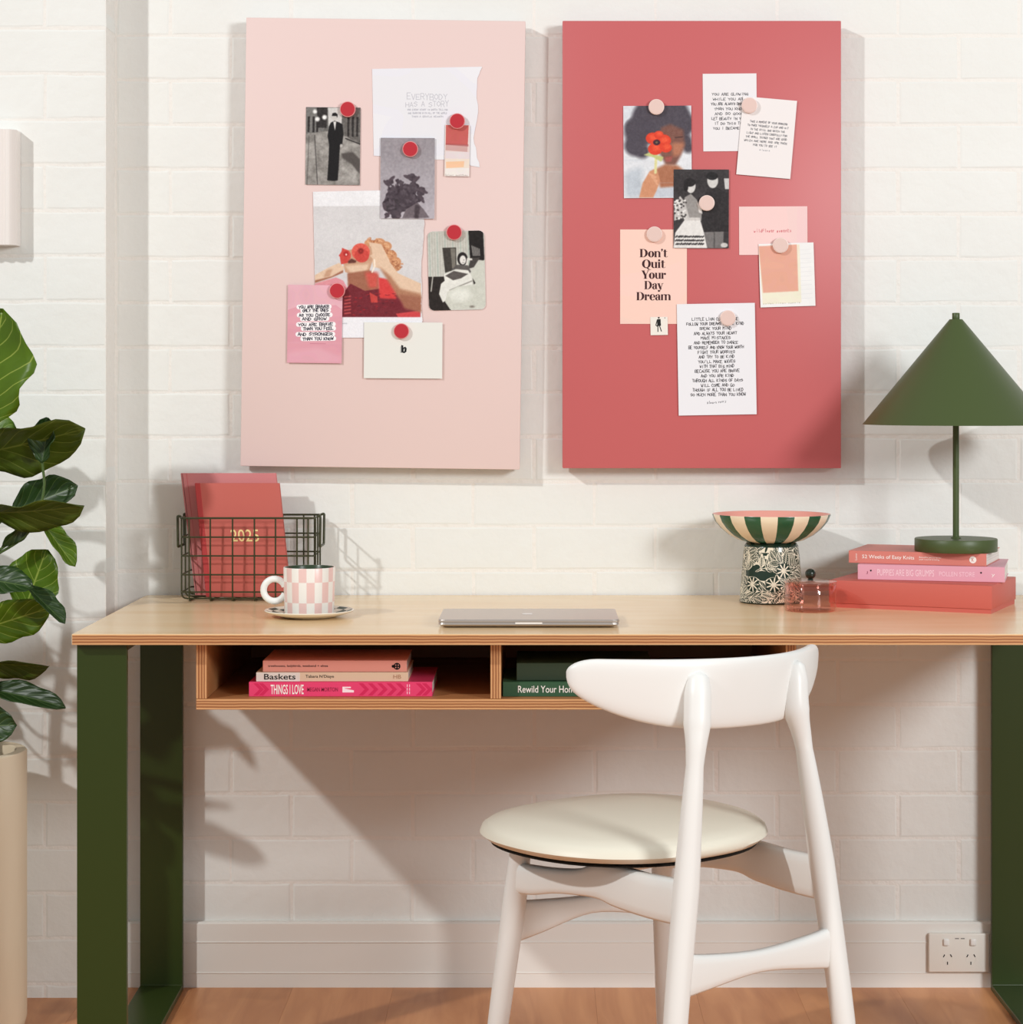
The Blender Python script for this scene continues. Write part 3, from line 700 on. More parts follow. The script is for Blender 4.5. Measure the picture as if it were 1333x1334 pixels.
def paint_story(c):
    g_ = (188, 188, 196)
    c.noise(200, 2)
    c.hand("EVERYBODY", 498, 302, 325, 46, g_, 4.2, 0, 0, 1); c.hand("HAS A STORY", 498, 358, 345, 42, g_, 4.2, 0, 0, 2)
    for i, (t, w_) in enumerate((("AND EVERY STORY IS WORTH TELLING", 320), ("AND SHARING WITH ALL OF THE WORLD", 310), ("THEN A GENTLE SEASON", 250))):
        c.hand(t, 498, 388+i*27, w_, 12, (176, 176, 186), 2.6, .1, 0, i+9)
def paint_pink_card(c):
    c.a[:] = (222, 158, 172); c.poly([(40, 30), (500, 30), (500, 240), (430, 190), (260, 205), (150, 200), (60, 232), (40, 232)], (228, 178, 190)); c.noise(70, 5)
    c.poly([(60, 560), (300, 520), (470, 590), (470, 640), (60, 640)], (228, 176, 190), .6, soft=20)
    rows = [("YOU ARE BRAVER", 262, 235), ("ONLY THE ONES", 275, 200), ("AS YOU CHOOSE", 268, 240), ("AND GROW", 268, 190), ("YOU ARE BRAVE", 278, 270), ("THAN YOU FEEL", 298, 235), ("AND STRONGER", 275, 270), ("THAN YOU KNOW", 298, 240)]
    ys = [217, 245, 280, 310, 352, 384, 428, 462]
    for (t, x, w_), y in zip(rows, ys): c.line([(x-w_/2, y-8), (x+w_/2, y-14)], 36, (246, 244, 248))
    for i, ((t, x, w_), y) in enumerate(zip(rows, ys)): c.hand(t, x, y, w_, 22, (44, 42, 56), 5.2, .3, -.03, i+70)
    c.line([(235, 490), (355, 490)], 4, (196, 120, 138))
def paint_b(c):
    k_ = (24, 26, 28)
    c.poly([(936, 500), (952, 505), (948, 555), (936, 562)], k_); c.poly([(950, 520), (968, 514), (978, 526), (976, 552), (960, 564), (945, 560)], k_); c.poly([(956, 530), (962, 528), (960, 550), (954, 550)], (232, 230, 226)); c.line([(932, 512), (930, 560)], 3, (120, 120, 120))
def paint_swatch(c):
    c.a[:] = (226, 208, 204)
    c.poly([(640, 505), (820, 505), (815, 660), (640, 660)], (196, 96, 92)); c.poly([(640, 660), (815, 660), (812, 715), (640, 705)], (204, 164, 160)); c.poly([(640, 650), (820, 655), (820, 672), (640, 662)], (160, 74, 74), .6, soft=4)
    c.poly([(640, 715), (830, 715), (830, 770), (640, 770)], (226, 214, 216)); c.poly([(640, 770), (830, 770), (830, 840), (640, 850)], (234, 220, 206)); c.poly([(645, 795), (790, 788), (786, 835), (648, 845)], (240, 196, 160)); c.poly([(640, 850), (830, 840), (830, 905), (640, 905)], (236, 230, 226))
    c.hand("colour swatches", 730, 903, 180, 10, (170, 160, 156), 2.2, .2, 0, 8); c.noise(40, 3)
def paint_pale_card(c):
    c.noise(200, 2); c.hand("wildflower moments", 426, 886, 205, 17, (206, 110, 116), 2.4, .25, 0, 6)
def paint_sample(c):
    c.a[:] = (238, 238, 238)
    c.poly([(350, 960), (575, 955), (575, 1270), (365, 1275)], (236, 232, 212)); c.poly([(352, 958), (560, 955), (560, 1208), (368, 1212)], (226, 168, 148), soft=4); c.noise(40, 3)
    for y in range(985, 1260, 24): c.line([(575, y), (635, y-2)], 2.0, (224, 224, 227))
    c.hand("woven linen sample", 470, 1274, 205, 8, (170, 166, 156), 1.6, .2, 0, 5, .6)
def paint_figure(c):
    c.a[:] = (236, 230, 222); k_ = (30, 28, 30)
    c.ell(300, 634, 6, 8, k_); c.poly([(290, 645), (312, 645), (314, 690), (288, 692)], k_); c.line([(290, 650), (280, 685), (288, 692)], 6, k_); c.line([(293, 690), (293, 728)], 6, k_); c.line([(304, 690), (316, 726)], 6, k_); c.ell(341, 638, 4, 4, (150, 150, 150))

def jag(P, n, a, seed):
    r = random.Random(seed); out = []
    for (x0, y0), (x1, y1) in zip(P[:-1], P[1:]):
        for i in range(n): t = i/n; out.append((x0+(x1-x0)*t+(r.uniform(-a, a) if i else 0), y0+(y1-y0)*t+(r.uniform(-a, a) if i else 0)))
    out.append(P[-1]); return out
def rrect(x0, y0, x1, y1, r, sk=0):
    out = []
    for cx, cy, a0 in ((x1-r, y0+r, -90), (x1-r, y1-r, 0), (x0+r, y1-r, 90), (x0+r, y0+r, 180)):
        for i in range(5):
            a = math.radians(a0+22.5*i); out.append((cx+r*math.cos(a), cy+r*math.sin(a)))
    return out
torn = [(485, 91), (485, 90), (628, 87)]+jag([(628, 88), (622, 102), (621, 120), (623, 146), (617, 180), (621, 200), (625, 218)], 3, 0.8, 1)+[(614, 216), (600, 208), (560, 208), (487, 203)]
card('torn_page', 484, 86, 629, 220, 0, 0, 'torn white page headed with pale grey lettering on the pink pinboard', 'paper', paint_story, 3, (232, 232, 238), (475, 80, 6.061), torn, mat('page_white', (232, 232, 238), .7))
card('photo_print', 398.5, 140, 469.5, 241, 0.6, 1, 'black and white street photo of a person in a long dark coat', 'photo', lambda c: (paint_street(c), c.blur(1), c.noise(9, 5)), 2, (100, 100, 100), (390, 120, 10.26))
card('photo_print', 496, 180, 566.5, 285, 0.3, 3, 'grey photo of a dark bunch of roses overlapping the torn page', 'photo', lambda c: (paint_roses(c), c.blur(1), c.noise(9, 5)), 2, (150, 150, 150), (475, 80, 6.061))
tornp = [(408, 250), (555, 247)]+jag([(555, 248), (552, 300), (549, 360), (550, 412), (549, 440)], 6, 0.9, 5)+[(447, 440), (412, 438)]
card('magazine_page', 407, 246, 556, 441, 0, 1, 'magazine page photo of someone holding red poppies over their eyes', 'photo', lambda c: (paint_poppy_girl(c), c.blur(1), c.noise(9, 5)), 2, (214, 212, 214), (400, 240, 7.4125), tornp)
card('photo_print', 558, 301, 632, 404, -1.2, 1, 'black and white photo of someone reclining in a white chair, rounded corners', 'photo', lambda c: (paint_recline(c), c.blur(1), c.noise(9, 5)), 2, (200, 200, 196), (550, 285, 10.67), rrect(558, 301, 632, 404, 7))
card('paint_swatch_strip', 579.5, 163, 612, 230, 1.0, 2, 'small strip of terracotta and peach colour swatches on the torn page', 'paper', paint_swatch, 3, view=(475, 80, 6.061), paper=mat('swatch_paper', (232, 220, 214), .7))
card('quote_card', 375, 371.5, 446, 473, 0.8, 3, 'deep pink quote card with handwritten black words on white strips', 'card', paint_pink_card, 3, view=(365, 365, 5.924), paper=mat('pink_card', (224, 170, 182), .7))
card('postcard', 474.5, 420, 576.5, 493, 0.4, 3, 'off-white postcard with a small black letter b', 'card', paint_b, 3, (232, 230, 226), (365, 365, 5.924), paper=mat('offwhite_card', (232, 230, 226), .7))
card('photo_print', 812.5, 138, 901, 258, -0.4, 1, 'colour photo of someone with dark curly hair behind a red poppy', 'photo', lambda c: (paint_afro(c), c.blur(1), c.noise(9, 5)), 2, view=(800, 125, 6.506))
card('quote_card', 808, 299, 895, 422, 0, 0, 'blush motto card reading Dont Quit Your Day Dream', 'card', paint_motto, 4, (243, 206, 194), (800, 290, 5.13), paper=mat('blush_card', (243, 206, 194), .7))
card('photo_print', 877.5, 221, 949.5, 323.5, 0.2, 2, 'black and white photo of two people standing side by side', 'photo', lambda c: (paint_couple(c), c.blur(1), c.noise(9, 5)), 2, view=(800, 125, 6.506))
card('handwritten_note', 916, 96, 986, 197, -0.5, 0, 'white note with handwritten black lines, tucked behind a tilted note', 'paper', paint_note1, 3, (234, 232, 234), (905, 90, 4.17), paper=mat('note_white', (234, 232, 234), .7))
card('handwritten_note', 963.5, 128.5, 1034, 230.5, 5.0, 2, 'tilted white note with small grey handwriting overlapping another note', 'paper', paint_note2, 3, (236, 232, 232), (905, 90, 4.17), paper=mat('note_white2', (236, 232, 232), .7))
card('postcard', 963, 269, 1052, 332, -0.3, 0, 'pale pink card with one line of thin red script', 'card', paint_pale_card, 3, (240, 206, 204), (905, 90, 4.17), paper=mat('pale_card', (240, 206, 204), .7))
card('fabric_sample', 989.5, 317, 1061, 399.5, -1.8, 2, 'peach colour sample sheet with a white margin on the coral pinboard', 'paper', paint_sample, 3, view=(905, 90, 4.17))
card('sticker', 847.5, 413, 870, 436.5, -1.0, 1, 'tiny square sticker with a black standing figure below the motto card', 'sticker', paint_figure, 4, view=(800, 290, 5.13))
card('handwritten_letter', 883, 395.5, 984.5, 540.5, -1.0, 2, 'tall white letter filled with handwritten black capitals', 'paper', paint_letter, 4, (234, 234, 240), (800, 290, 5.13), paper=mat('letter_white', (234, 234, 240), .7))

def magnet(px, py, layer, red, what):
    c = bp(px, py); off = 0.0006+layer*0.0011+0.0006
    t = thing('magnet', (c.x, -BD-off, c.z), ('red' if red else 'pale beige')+' round magnet holding '+what, 'magnet', 'red magnets on the pink pinboard' if red else 'beige magnets on the coral pinboard', rot=(PI/2, 0, 0))
    R = 10.2/SB_
    lathe('body', [(0, 0), (R*.97, 0), (R, .0008), (R, .0062), (R*.97, .007), (R*.9, .0072)], M['magnet_rim'] if red else M['magnet_rim2'], t, 32)
    lathe('cap', [(R*.905, .0066), (R*.905, .0076), (R*.88, .0078), (0, .0078)], M['magnet_red'] if red else M['magnet_pale'], t, 32, angle=.3)
for a in ((453.5, 143, 1, 'the street photo'), (535, 195, 3, 'the photo of roses'), (596, 158.5, 2, 'the strip of colour swatches'), (592, 303, 1, 'the photo with rounded corners'), (440, 379, 3, 'the deep pink quote card'), (523.5, 431.5, 3, 'the postcard with the letter b')):
    magnet(a[0], a[1], a[2], True, a[3])
for a in ((855, 140, 1, 'the photo with a red poppy'), (920.5, 265, 2, 'the black and white photo of two people'), (852.5, 305.5, 0, 'the motto card'), (976, 138, 2, 'the two overlapping notes'), (1016.5, 320, 2, 'the peach sample sheet'), (948, 414.5, 2, 'the handwritten letter')):
    magnet(a[0], a[1], a[2], False, a[3])

# ------------------------------------------------------------------ table lamp on its pile of books
lx, ly = (1245.6-CX)*3.87/F, 3.87-DW
ZB1 = ZT+0.049; ZB2 = ZB1+0.0275; ZB3 = ZB2+0.0225
def book(name, corner, yaw, w, dep, h, z, cover, label, group=None, spine='front', cat='book', ct=0.0025, pages=True, ov=0.0):
    """lying book; its front-left corner, yaw in degrees, spine towards the camera"""
    t = thing(name, (corner[0], corner[1], z), label, cat, group, rot=(0, 0, math.radians(yaw)))
    if pages:
        box('cover', (0, 0, 0.0), (w, dep, ct), cover, t, 0.0006); box('cover', (0, 0, h-ct), (w, dep, h), cover, t, 0.0006)
        box('spine', (0, -0.0008, 0.0), (w, 0.0022, h), cover, t, 0.0007)
        box('page_block', (0.0015, 0.0023, ct+.0001), (w-0.0015, dep-0.003, h-ct-.0001), M['pages'], t)
    return t
# coral box at the bottom
t = thing('keepsake_box', ((1080-CX)*3.847/F, 3.847-DW, ZT), 'coral red flat box at the bottom of the pile under the lamp', 'box', rot=(0, 0, math.radians(-24)))
box('lid', (0, 0, 0.0075), (0.292, 0.205, 0.0487), M['salmon'], t, 0.0012, seg=2); box('tray', (0.002, 0.002, 0.0), (0.290, 0.203, 0.0073), M['salmon'], t)
lil = mat('lilac_pink_cover', (226, 164, 180), 0.45); sal = mat('salmon_cover', (214, 126, 114), 0.5)
b2 = book('book', ((1117.6-CX)*3.854/F, 3.854-DW), -14.3, 0.258, 0.19, 0.0273, ZB1, lil, 'lilac pink paperback lying between the coral box and salmon book', 'books under the lamp', ct=.0012)
YV = (0, 0, 1)
lettering('PUPPIES ARE BIG GRUMPS', (0.085, -.0010, .0137), (1, 0, 0), YV, 0.100, 0.0115, mat('pale_pink_ink', (248, 212, 220), .6), b2)
lettering('POLLEN STORE', (0.175, -.0010, .0132), (1, 0, 0), YV, 0.062, 0.008, mat('pale_pink_ink2', (246, 206, 216), .6), b2)
for x in (.0235, .217): lathe('dot', [(0, 0), (.0016, 0)], M['black'], b2, 12).matrix_basis = Matrix.Translation((x, -.0011, .0165)) @ Matrix.Rotation(PI/2, 4, 'X')
lettering('J', (0.0165, -.0010, .0127), (1, 0, 0), YV, 0.003, 0.005, mat('plum_ink', (150, 70, 96), .6), b2); lettering('y', (0.238, -.0010, .0117), (1, 0, 0), YV, 0.006, 0.006, M['ink_white'], b2)
b1 = book('book', ((1106-CX)*3.885/F, 3.885-DW), -20, 0.246, 0.172, 0.0223, ZB2, sal, 'salmon knitting paperback right under the lamp base', 'books under the lamp', ct=.0012)
lettering('52 Weeks of Easy Knits', (0.0715, -.0010, .0112), (1, 0, 0), YV, 0.094, 0.0085, M['ink_white'], b1, bold=.006)
lettering('Beautiful patterns for\nyear-round knitting', (0.147, -.0010, .0112), (1, 0, 0), YV, 0.040, 0.0072, M['ink_white'], b1)
lettering('Laine', (0.0135, -.0010, .0112), (0, 0, 1), (-1, 0, 0), 0.012, 0.0035, M['ink_white'], b1)
em = lathe('emblem', [(0, 0), (.0062, 0)], M['ink_white'], b1, 24); em.matrix_basis = Matrix.Translation((.2225, -.0011, .0112)) @ Matrix.Rotation(PI/2, 4, 'X')
lettering('K', (0.2225, -.0014, .0112), (1, 0, 0), YV, 0.004, 0.006, sal, b1)
lamp = thing('table_lamp', (lx, ly, ZB3), 'dark green metal table lamp with conical shade on a pile of books', 'lamp')
zs0, zs1 = 1.0676-ZB3, 1.257-ZB3
lathe('base', [(0, 0), (.0728, 0), (.0737, .001), (.0737, .0215), (.0728, .0228), (0, .0228)], M['lamp'], lamp, 64)
lathe('pole', [(.009, .0229), (.009, .0245), (.0056, .0255), (.0056, zs1-.004), (0, zs1-.004)], M['lamp'], lamp, 24)
lathe('lamp_shade', [(.165, zs0), (.1668, zs0), (.0115, zs1), (.006, zs1), (.006, zs1-.0015), (.0105, zs1-.0015), (.165, zs0)], M['lamp'], lamp, 96, angle=.5)
lathe('finial', [(0.0058, zs1-.002), (.0068, zs1), (.0068, zs1+.0105), (.006, zs1+.0115), (0, zs1+.0115)], M['lamp'], lamp, 24)
lathe('bulb_holder', [(.0058, zs1-.085), (.017, zs1-.085), (.017, zs1-.05), (.0058, zs1-.04)], M['lamp'], lamp, 24)

# ------------------------------------------------------------------ footed bowl
def angle_mat(name, n, c1, c2, rough=0.25):
    m = bpy.data.materials.new(name); m.use_nodes = True; nt = m.node_tree; b = nt.nodes['Principled BSDF']
    tc = nt.nodes.new('ShaderNodeTexCoord'); sp = nt.nodes.new('ShaderNodeSeparateXYZ'); nt.links.new(tc.outputs['Object'], sp.inputs[0])
    at2 = nt.nodes.new('ShaderNodeMath'); at2.operation = 'ARCTAN2'; nt.links.new(sp.outputs[0], at2.inputs[0]); nt.links.new(sp.outputs[1], at2.inputs[1])
    mu = nt.nodes.new('ShaderNodeMath'); mu.operation = 'MULTIPLY_ADD'; mu.inputs[1].default_value = n/(2*PI); mu.inputs[2].default_value = n+.5; nt.links.new(at2.outputs[0], mu.inputs[0])
    return m, nt, b, sp, mu
m, nt, b, sp, mu = angle_mat('bowl_stripes', 11, None, None)
fr = nt.nodes.new('ShaderNodeMath'); fr.operation = 'FRACT'; nt.links.new(mu.outputs[0], fr.inputs[0])
r = nt.nodes.new('ShaderNodeValToRGB'); r.color_ramp.interpolation = 'CONSTANT'
r.color_ramp.elements[0].color = lin((240, 222, 194)); r.color_ramp.elements[1].position = .5; r.color_ramp.elements[1].color = lin((40, 88, 58))
nt.links.new(fr.outputs[0], r.inputs[0]); nt.links.new(r.outputs[0], b.inputs['Base Color']); b.inputs['Roughness'].default_value = .22
M['stripes'] = m
M['foot_glaze'] = mat('dark_foot_glaze', (30, 50, 38), .2)
def foot_print(parent, prof):
    '''linocut leaves and blossoms wrapped round the foot; x runs 0..2000 round it, y 0..600 from top to bottom'''
    c = Canvas(0, 0, 2000, 600, .34, (28, 48, 36)); r = random.Random(21); cr = (238, 228, 206); dk = (26, 44, 34)
    def W_(x): return (x, x-2000, x+2000)
    def lf(x, y, a, L, w_, fill, vein):
        for X in W_(x):
            ca, sa = math.cos(a), math.sin(a); up = []; dn = []
            for i in range(9):
                t = i/8; h_ = w_*math.sin(PI*t)**.8; px, py = X+ca*L*t, y+sa*L*t; up.append((px-sa*h_, py+ca*h_)); dn.append((px+sa*h_, py-ca*h_))
            c.line(up+dn[::-1]+up[:1], 10, cr); c.poly(up+dn[::-1], fill); c.line([(X, y), (X+ca*L*.92, y+sa*L*.92)], 7, vein)
            for i in range(2, 7):
                t = i/8
                for sg in (-1, 1): c.line([(X+ca*L*t, y+sa*L*t), (X+ca*L*(t+.12)-sg*sa*w_*.7, y+sa*L*(t+.12)+sg*ca*w_*.7)], 4, vein)
    def blossom(x, y, R):
        for X in W_(x):
            c.ell(X, y, R*1.15, R*1.15, dk)
            for q in range(9):
                a = q*2*PI/9; c.line([(X+math.cos(a)*R*.25, y+math.sin(a)*R*.25), (X+math.cos(a)*R, y+math.sin(a)*R)], R*.2, cr)
            c.ell(X, y, R*.16, R*.16, cr)
    c.a[:] = cr
    for q in range(90): x = r.uniform(0, 2000); y = r.uniform(0, 600); c.ell(x, y, r.uniform(25, 60), r.uniform(12, 30), dk, rot=r.uniform(0, 3.1))
    for q in range(40):
        x = q*50+r.uniform(-20, 20); y = r.uniform(30, 560); P = [(x, y)]; a = r.uniform(0, 6.28)
        for k in range(6): a += r.uniform(-.6, .6); P.append((P[-1][0]+60*math.cos(a), P[-1][1]+60*math.sin(a)))
        c.line(P, 20, cr); c.line(P, 9, dk)
        for (px, py) in P[1:]:
            for sg in (-1, 1): lf(px, py, a+sg*r.uniform(.5, 1.1), r.uniform(110, 175), r.uniform(26, 38), *((dk, cr) if r.random() < .85 else (cr, dk)))
    for q in range(11): blossom(q*182+r.uniform(-40, 40), r.choice((70, 110, 330, 400, 250)), r.uniform(52, 74))
    o = c.build('painted_leaves', parent, 1.0, 1.0, 0.0)
    n = len(o.data.vertices); co = np.zeros(n*3); o.data.vertices.foreach_get('co', co); co = co.reshape(-1, 3)
    zz = (co[:, 2]+.5)*(.103-.003)+.003; an = (co[:, 0]+.5)*2*PI; rr_ = np.interp(zz, [p[1] for p in prof], [p[0] for p in prof])+.0003
    co[:, 0] = rr_*np.cos(an); co[:, 1] = rr_*np.sin(an); co[:, 2] = zz
    o.data.vertices.foreach_set('co', co.reshape(-1)); o.data.update()
    g_ = M['print'].copy(); g_.name = 'glazed_print'; g_.node_tree.nodes['Principled BSDF'].inputs['Roughness'].default_value = .2; g_.node_tree.nodes['Principled BSDF'].inputs['Specular IOR Level'].default_value = .5
    o.data.materials[0] = g_
    return o
bx_, by_ = (1005-CX)*3.94/F, 3.94-DW
bowl = thing('footed_bowl', (bx_, by_, ZT), 'striped green and cream bowl on a leaf-patterned ceramic foot', 'bowl')
fo = lathe('foot', [(0, .0005), (.0555, .0005), (.0583, .002), (.0575, .012), (.0505, .095), (.049, .104), (.046, .109), (.040, .1115)], M['foot_glaze'], bowl, 64)
foot_print(fo, [(.0583, .002), (.0575, .012), (.0505, .095), (.049, .104)])
zb = .1105
lathe('bowl', [(0, zb+.0005), (.045, zb), (.060, zb+.004), (.078, zb+.0135), (.093, zb+.026), (.103, zb+.038), (.1083, zb+.050), (.1078, zb+.0515), (.1062, zb+.0510), (.100, zb+.038), (.088, zb+.025), (.07, zb+.014), (.04, zb+.007), (0, zb+.006)],
      [M['stripes'], mat('pink_glaze', (230, 164, 150), .22)], bowl, 96, slots=[0]*7+[1]*6)

# ------------------------------------------------------------------ pink glass jar
gm = bpy.data.materials.new('pink_glass'); gm.use_nodes = True; nt = gm.node_tree; nt.nodes.remove(nt.nodes['Principled BSDF'])
_t = nt.nodes.new('ShaderNodeBsdfTransparent'); _t.inputs[0].default_value = lin((253, 233, 229))
_g = nt.nodes.new('ShaderNodeBsdfGlossy'); _g.inputs['Roughness'].default_value = .04; _g.inputs[0].default_value = (1, .93, .91, 1)
_l = nt.nodes.new('ShaderNodeLayerWeight'); _l.inputs[0].default_value = .5; _f = nt.nodes.new('ShaderNodeMath'); _f.operation = 'POWER'; _f.inputs[1].default_value = 3.0; nt.links.new(_l.outputs['Facing'], _f.inputs[0])
_f2 = nt.nodes.new('ShaderNodeMath'); _f2.operation = 'MULTIPLY_ADD'; _f2.inputs[1].default_value = .6; _f2.inputs[2].default_value = .035; nt.links.new(_f.outputs[0], _f2.inputs[0]); _f = _f2
_m = nt.nodes.new('ShaderNodeMixShader'); nt.links.new(_f.outputs[0], _m.inputs[0]); nt.links.new(_t.outputs[0], _m.inputs[1]); nt.links.new(_g.outputs[0], _m.inputs[2])
nt.links.new(_m.outputs[0], nt.nodes['Material Output'].inputs[0])
M['glass'] = gm
jx, jy = (1056-CX)*3.785/F, 3.785-DW
jar = thing('glass_jar', (jx, jy, ZT), 'small round pink glass jar with lid beside the coral box', 'jar')
lathe('jar_body', [(0, .0006), (.0435, .0006), (.0455, .003), (.0455, .046), (.0445, .047), (.0430, .046), (.0430, .0045), (.042, .0036), (0, .0036)], M['glass'], jar, 64)
lid = lathe('lid', [(0, .0535), (.043, .0535), (.0462, .0525), (.0466, .050), (.0458, .0476), (.0412, .0474), (.0405, .0385), (.0390, .0380), (.0385, .047), (.037, .0495), (0, .0505)], M['glass'], jar, 64)
kn = [(0, .0537), (.0052, .0537), (.0046, .056)]+[(.0094*math.sin(a), .0648-.0094*math.cos(a)) for a in [.45+i*(PI-.45)/12 for i in range(13)]]
gk = mat('dark_green_glass', (22, 34, 24), .06, .6)
lathe('knob', kn, gk, lid, 32)

# ------------------------------------------------------------------ checked cup and saucer
m, nt, b, sp, mu = angle_mat('cup_checks', 10, None, None)
mz = nt.nodes.new('ShaderNodeMath'); mz.operation = 'MULTIPLY_ADD'; mz.inputs[1].default_value = 1/.0348; mz.inputs[2].default_value = .351+10; nt.links.new(sp.outputs[2], mz.inputs[0])
f1 = nt.nodes.new('ShaderNodeMath'); f1.operation = 'FLOOR'; nt.links.new(mz.outputs[0], f1.inputs[0])
m2 = nt.nodes.new('ShaderNodeMath'); m2.operation = 'MULTIPLY'; m2.inputs[1].default_value = 2; nt.links.new(mu.outputs[0], m2.inputs[0])
f2 = nt.nodes.new('ShaderNodeMath'); f2.operation = 'FLOOR'; nt.links.new(m2.outputs[0], f2.inputs[0])
sm = nt.nodes.new('ShaderNodeMath'); sm.operation = 'ADD'; nt.links.new(f1.outputs[0], sm.inputs[0]); nt.links.new(f2.outputs[0], sm.inputs[1])
md = nt.nodes.new('ShaderNodeMath'); md.operation = 'MODULO'; md.inputs[1].default_value = 2; nt.links.new(sm.outputs[0], md.inputs[0])
mx = nt.nodes.new('ShaderNodeMix'); mx.data_type = 'RGBA'; mx.inputs[6].default_value = lin((240, 236, 230)); mx.inputs[7].default_value = lin((234, 198, 193))
nt.links.new(md.outputs[0], mx.inputs[0]); nt.links.new(mx.outputs[2], b.inputs['Base Color']); b.inputs['Roughness'].default_value = .3
M['checks'] = m
m, nt, b, sp, mu = angle_mat('saucer_checks', 9, None, None)
x2 = nt.nodes.new('ShaderNodeVectorMath'); x2.operation = 'LENGTH'; tc = nt.nodes.new('ShaderNodeTexCoord')
sxy = nt.nodes.new('ShaderNodeVectorMath'); sxy.operation = 'MULTIPLY'; sxy.inputs[1].default_value = (1, 1, 0); nt.links.new(tc.outputs['Object'], sxy.inputs[0]); nt.links.new(sxy.outputs[0], x2.inputs[0])
rr_ = nt.nodes.new('ShaderNodeMath'); rr_.operation = 'MULTIPLY'; rr_.inputs[1].default_value = 1/.016; nt.links.new(x2.outputs['Value'], rr_.inputs[0])
f1 = nt.nodes.new('ShaderNodeMath'); f1.operation = 'FLOOR'; nt.links.new(rr_.outputs[0], f1.inputs[0])
m2 = nt.nodes.new('ShaderNodeMath'); m2.operation = 'MULTIPLY'; m2.inputs[1].default_value = 2; nt.links.new(mu.outputs[0], m2.inputs[0])
f2 = nt.nodes.new('ShaderNodeMath'); f2.operation = 'FLOOR'; nt.links.new(m2.outputs[0], f2.inputs[0])
sm = nt.nodes.new('ShaderNodeMath'); sm.operation = 'ADD'; nt.links.new(f1.outputs[0], sm.inputs[0]); nt.links.new(f2.outputs[0], sm.inputs[1])
md = nt.nodes.new('ShaderNodeMath'); md.operation = 'MODULO'; md.inputs[1].default_value = 2; nt.links.new(sm.outputs[0], md.inputs[0])
mx = nt.nodes.new('ShaderNodeMix'); mx.data_type = 'RGBA'; mx.inputs[6].default_value = lin((240, 232, 216)); mx.inputs[7].default_value = lin((34, 58, 42))
nt.links.new(md.outputs[0], mx.inputs[0]); nt.links.new(mx.outputs[2], b.inputs['Base Color']); b.inputs['Roughness'].default_value = .3
M['saucer_checks'] = m
ux, uy = (403-CX)*3.68/F, 3.68-DW
sau = thing('saucer', (ux, uy, ZT), 'cream saucer with dark green checks under the pink checked cup', 'saucer')
lathe('plate', [(0, .0005), (.044, .0005), (.046, .0012), (.060, .005), (.0745, .0095), (.0765, .0118), (.0755, .0130), (.073, .0124), (.058, .0076), (.044, .0046), (0, .004)], [M['cream'], M['saucer_checks']], sau, 72, slots=[0]*7+[1]*3)
cup = thing('coffee_cup', (ux, uy, ZT+.0046), 'pink and white checked cup with fat round handle', 'cup')
lathe('cup_body', [(0, .0003), (.038, .0003), (.0415, .0015), (.0425, .004), (.0444, .0795), (.0438, .0812), (.0424, .0812), (.0414, .0795), (.0395, .006), (0, .005)], [M['checks'], mat('dark_green_glaze', (48, 66, 44), .25)], cup, 64, slots=[0]*6+[1]*3)
hp = []
hc = Vector((-.0595, 0, .0415))
for i in range(25):
    a = math.radians(20+i*(340-20)/24); hp.append(hc+Vector((math.cos(a)*.0188, 0, math.sin(a)*.0190)))
tube('handle', hp, .0057, M['white'], cup, 14)

# ------------------------------------------------------------------ laptop
l0, l1 = at(571, 0, 3.505).x, at(807, 0, 3.505).x
lw, ld = l1-l0, 0.178
lap = thing('laptop', ((l0+l1)/2, 3.505-DW+ld/2, ZT), 'closed silver laptop lying on the desk', 'laptop')
def slab(name, w, d, z0, z1, r, m, parent, inset=0.0):
    out = []
    for cx, cy, a0 in ((w/2-r, -d/2+r, -90), (w/2-r, d/2-r, 0), (-w/2+r, d/2-r, 90), (-w/2+r, -d/2+r, 180)):
        for i in range(6):
            a = math.radians(a0+18*i); out.append((cx+r*math.cos(a), cy+r*math.sin(a)))
    n = len(out)
    V = [(x*(1-inset/w*2), y*(1-inset/d*2), z0) for x, y in out]+[(x, y, z0+(z1-z0)*.55) for x, y in out]+[(x*(1-.0016/w), y*(1-.0016/d), z1) for x, y in out]
    Fc = [tuple(range(n-1, -1, -1)), tuple(range(2*n, 3*n))]
    for a in (0, n): Fc += [(a+i, a+(i+1) % n, a+n+(i+1) % n, a+n+i) for i in range(n)]
    return mesh(name, V, Fc, m, parent)
slab('base', lw, ld, .0018, .0088, .010, M['silver'], lap, .008)
top = slab('lid', lw, ld, .0094, .0140, .010, M['silver'], lap)
box('thumb_notch', (-.022, -ld/2-.0004, .0072), (.022, -ld/2+.003, .0092), M['silver_lt'], lap)
for sx in (-1, 1):
    for sy in (-1, 1): lathe('rubber_foot', [(0, .0002), (.006, .0002), (.0065, .0018)], M['dark'], lap, 16, centre=(sx*(lw/2-.03), sy*(ld/2-.025), 0))
# fruit-shaped emblem on the lid
em_ = []
for i in range(40):
    a = 2*PI*i/40; rr2 = .0125*(1-.13*abs(math.sin(a))**6-.06*(math.sin(a) < -.9)); x = math.cos(a)*rr2*.95; y = math.sin(a)*rr2*1.05
    if x > .0088: x = .0088-(x-.0088)*1.2
    em_.append((x, y))
mesh('emblem', [(x, y, .01425) for x, y in em_], [tuple(range(40))], M['silver_lt'], top)
mesh('emblem', [(.001, .0138, .01425), (.0025, .0175, .01425), (.0055, .020, .01425), (.0045, .016, .01425)], [(0, 1, 2, 3)], M['silver_lt'], top)

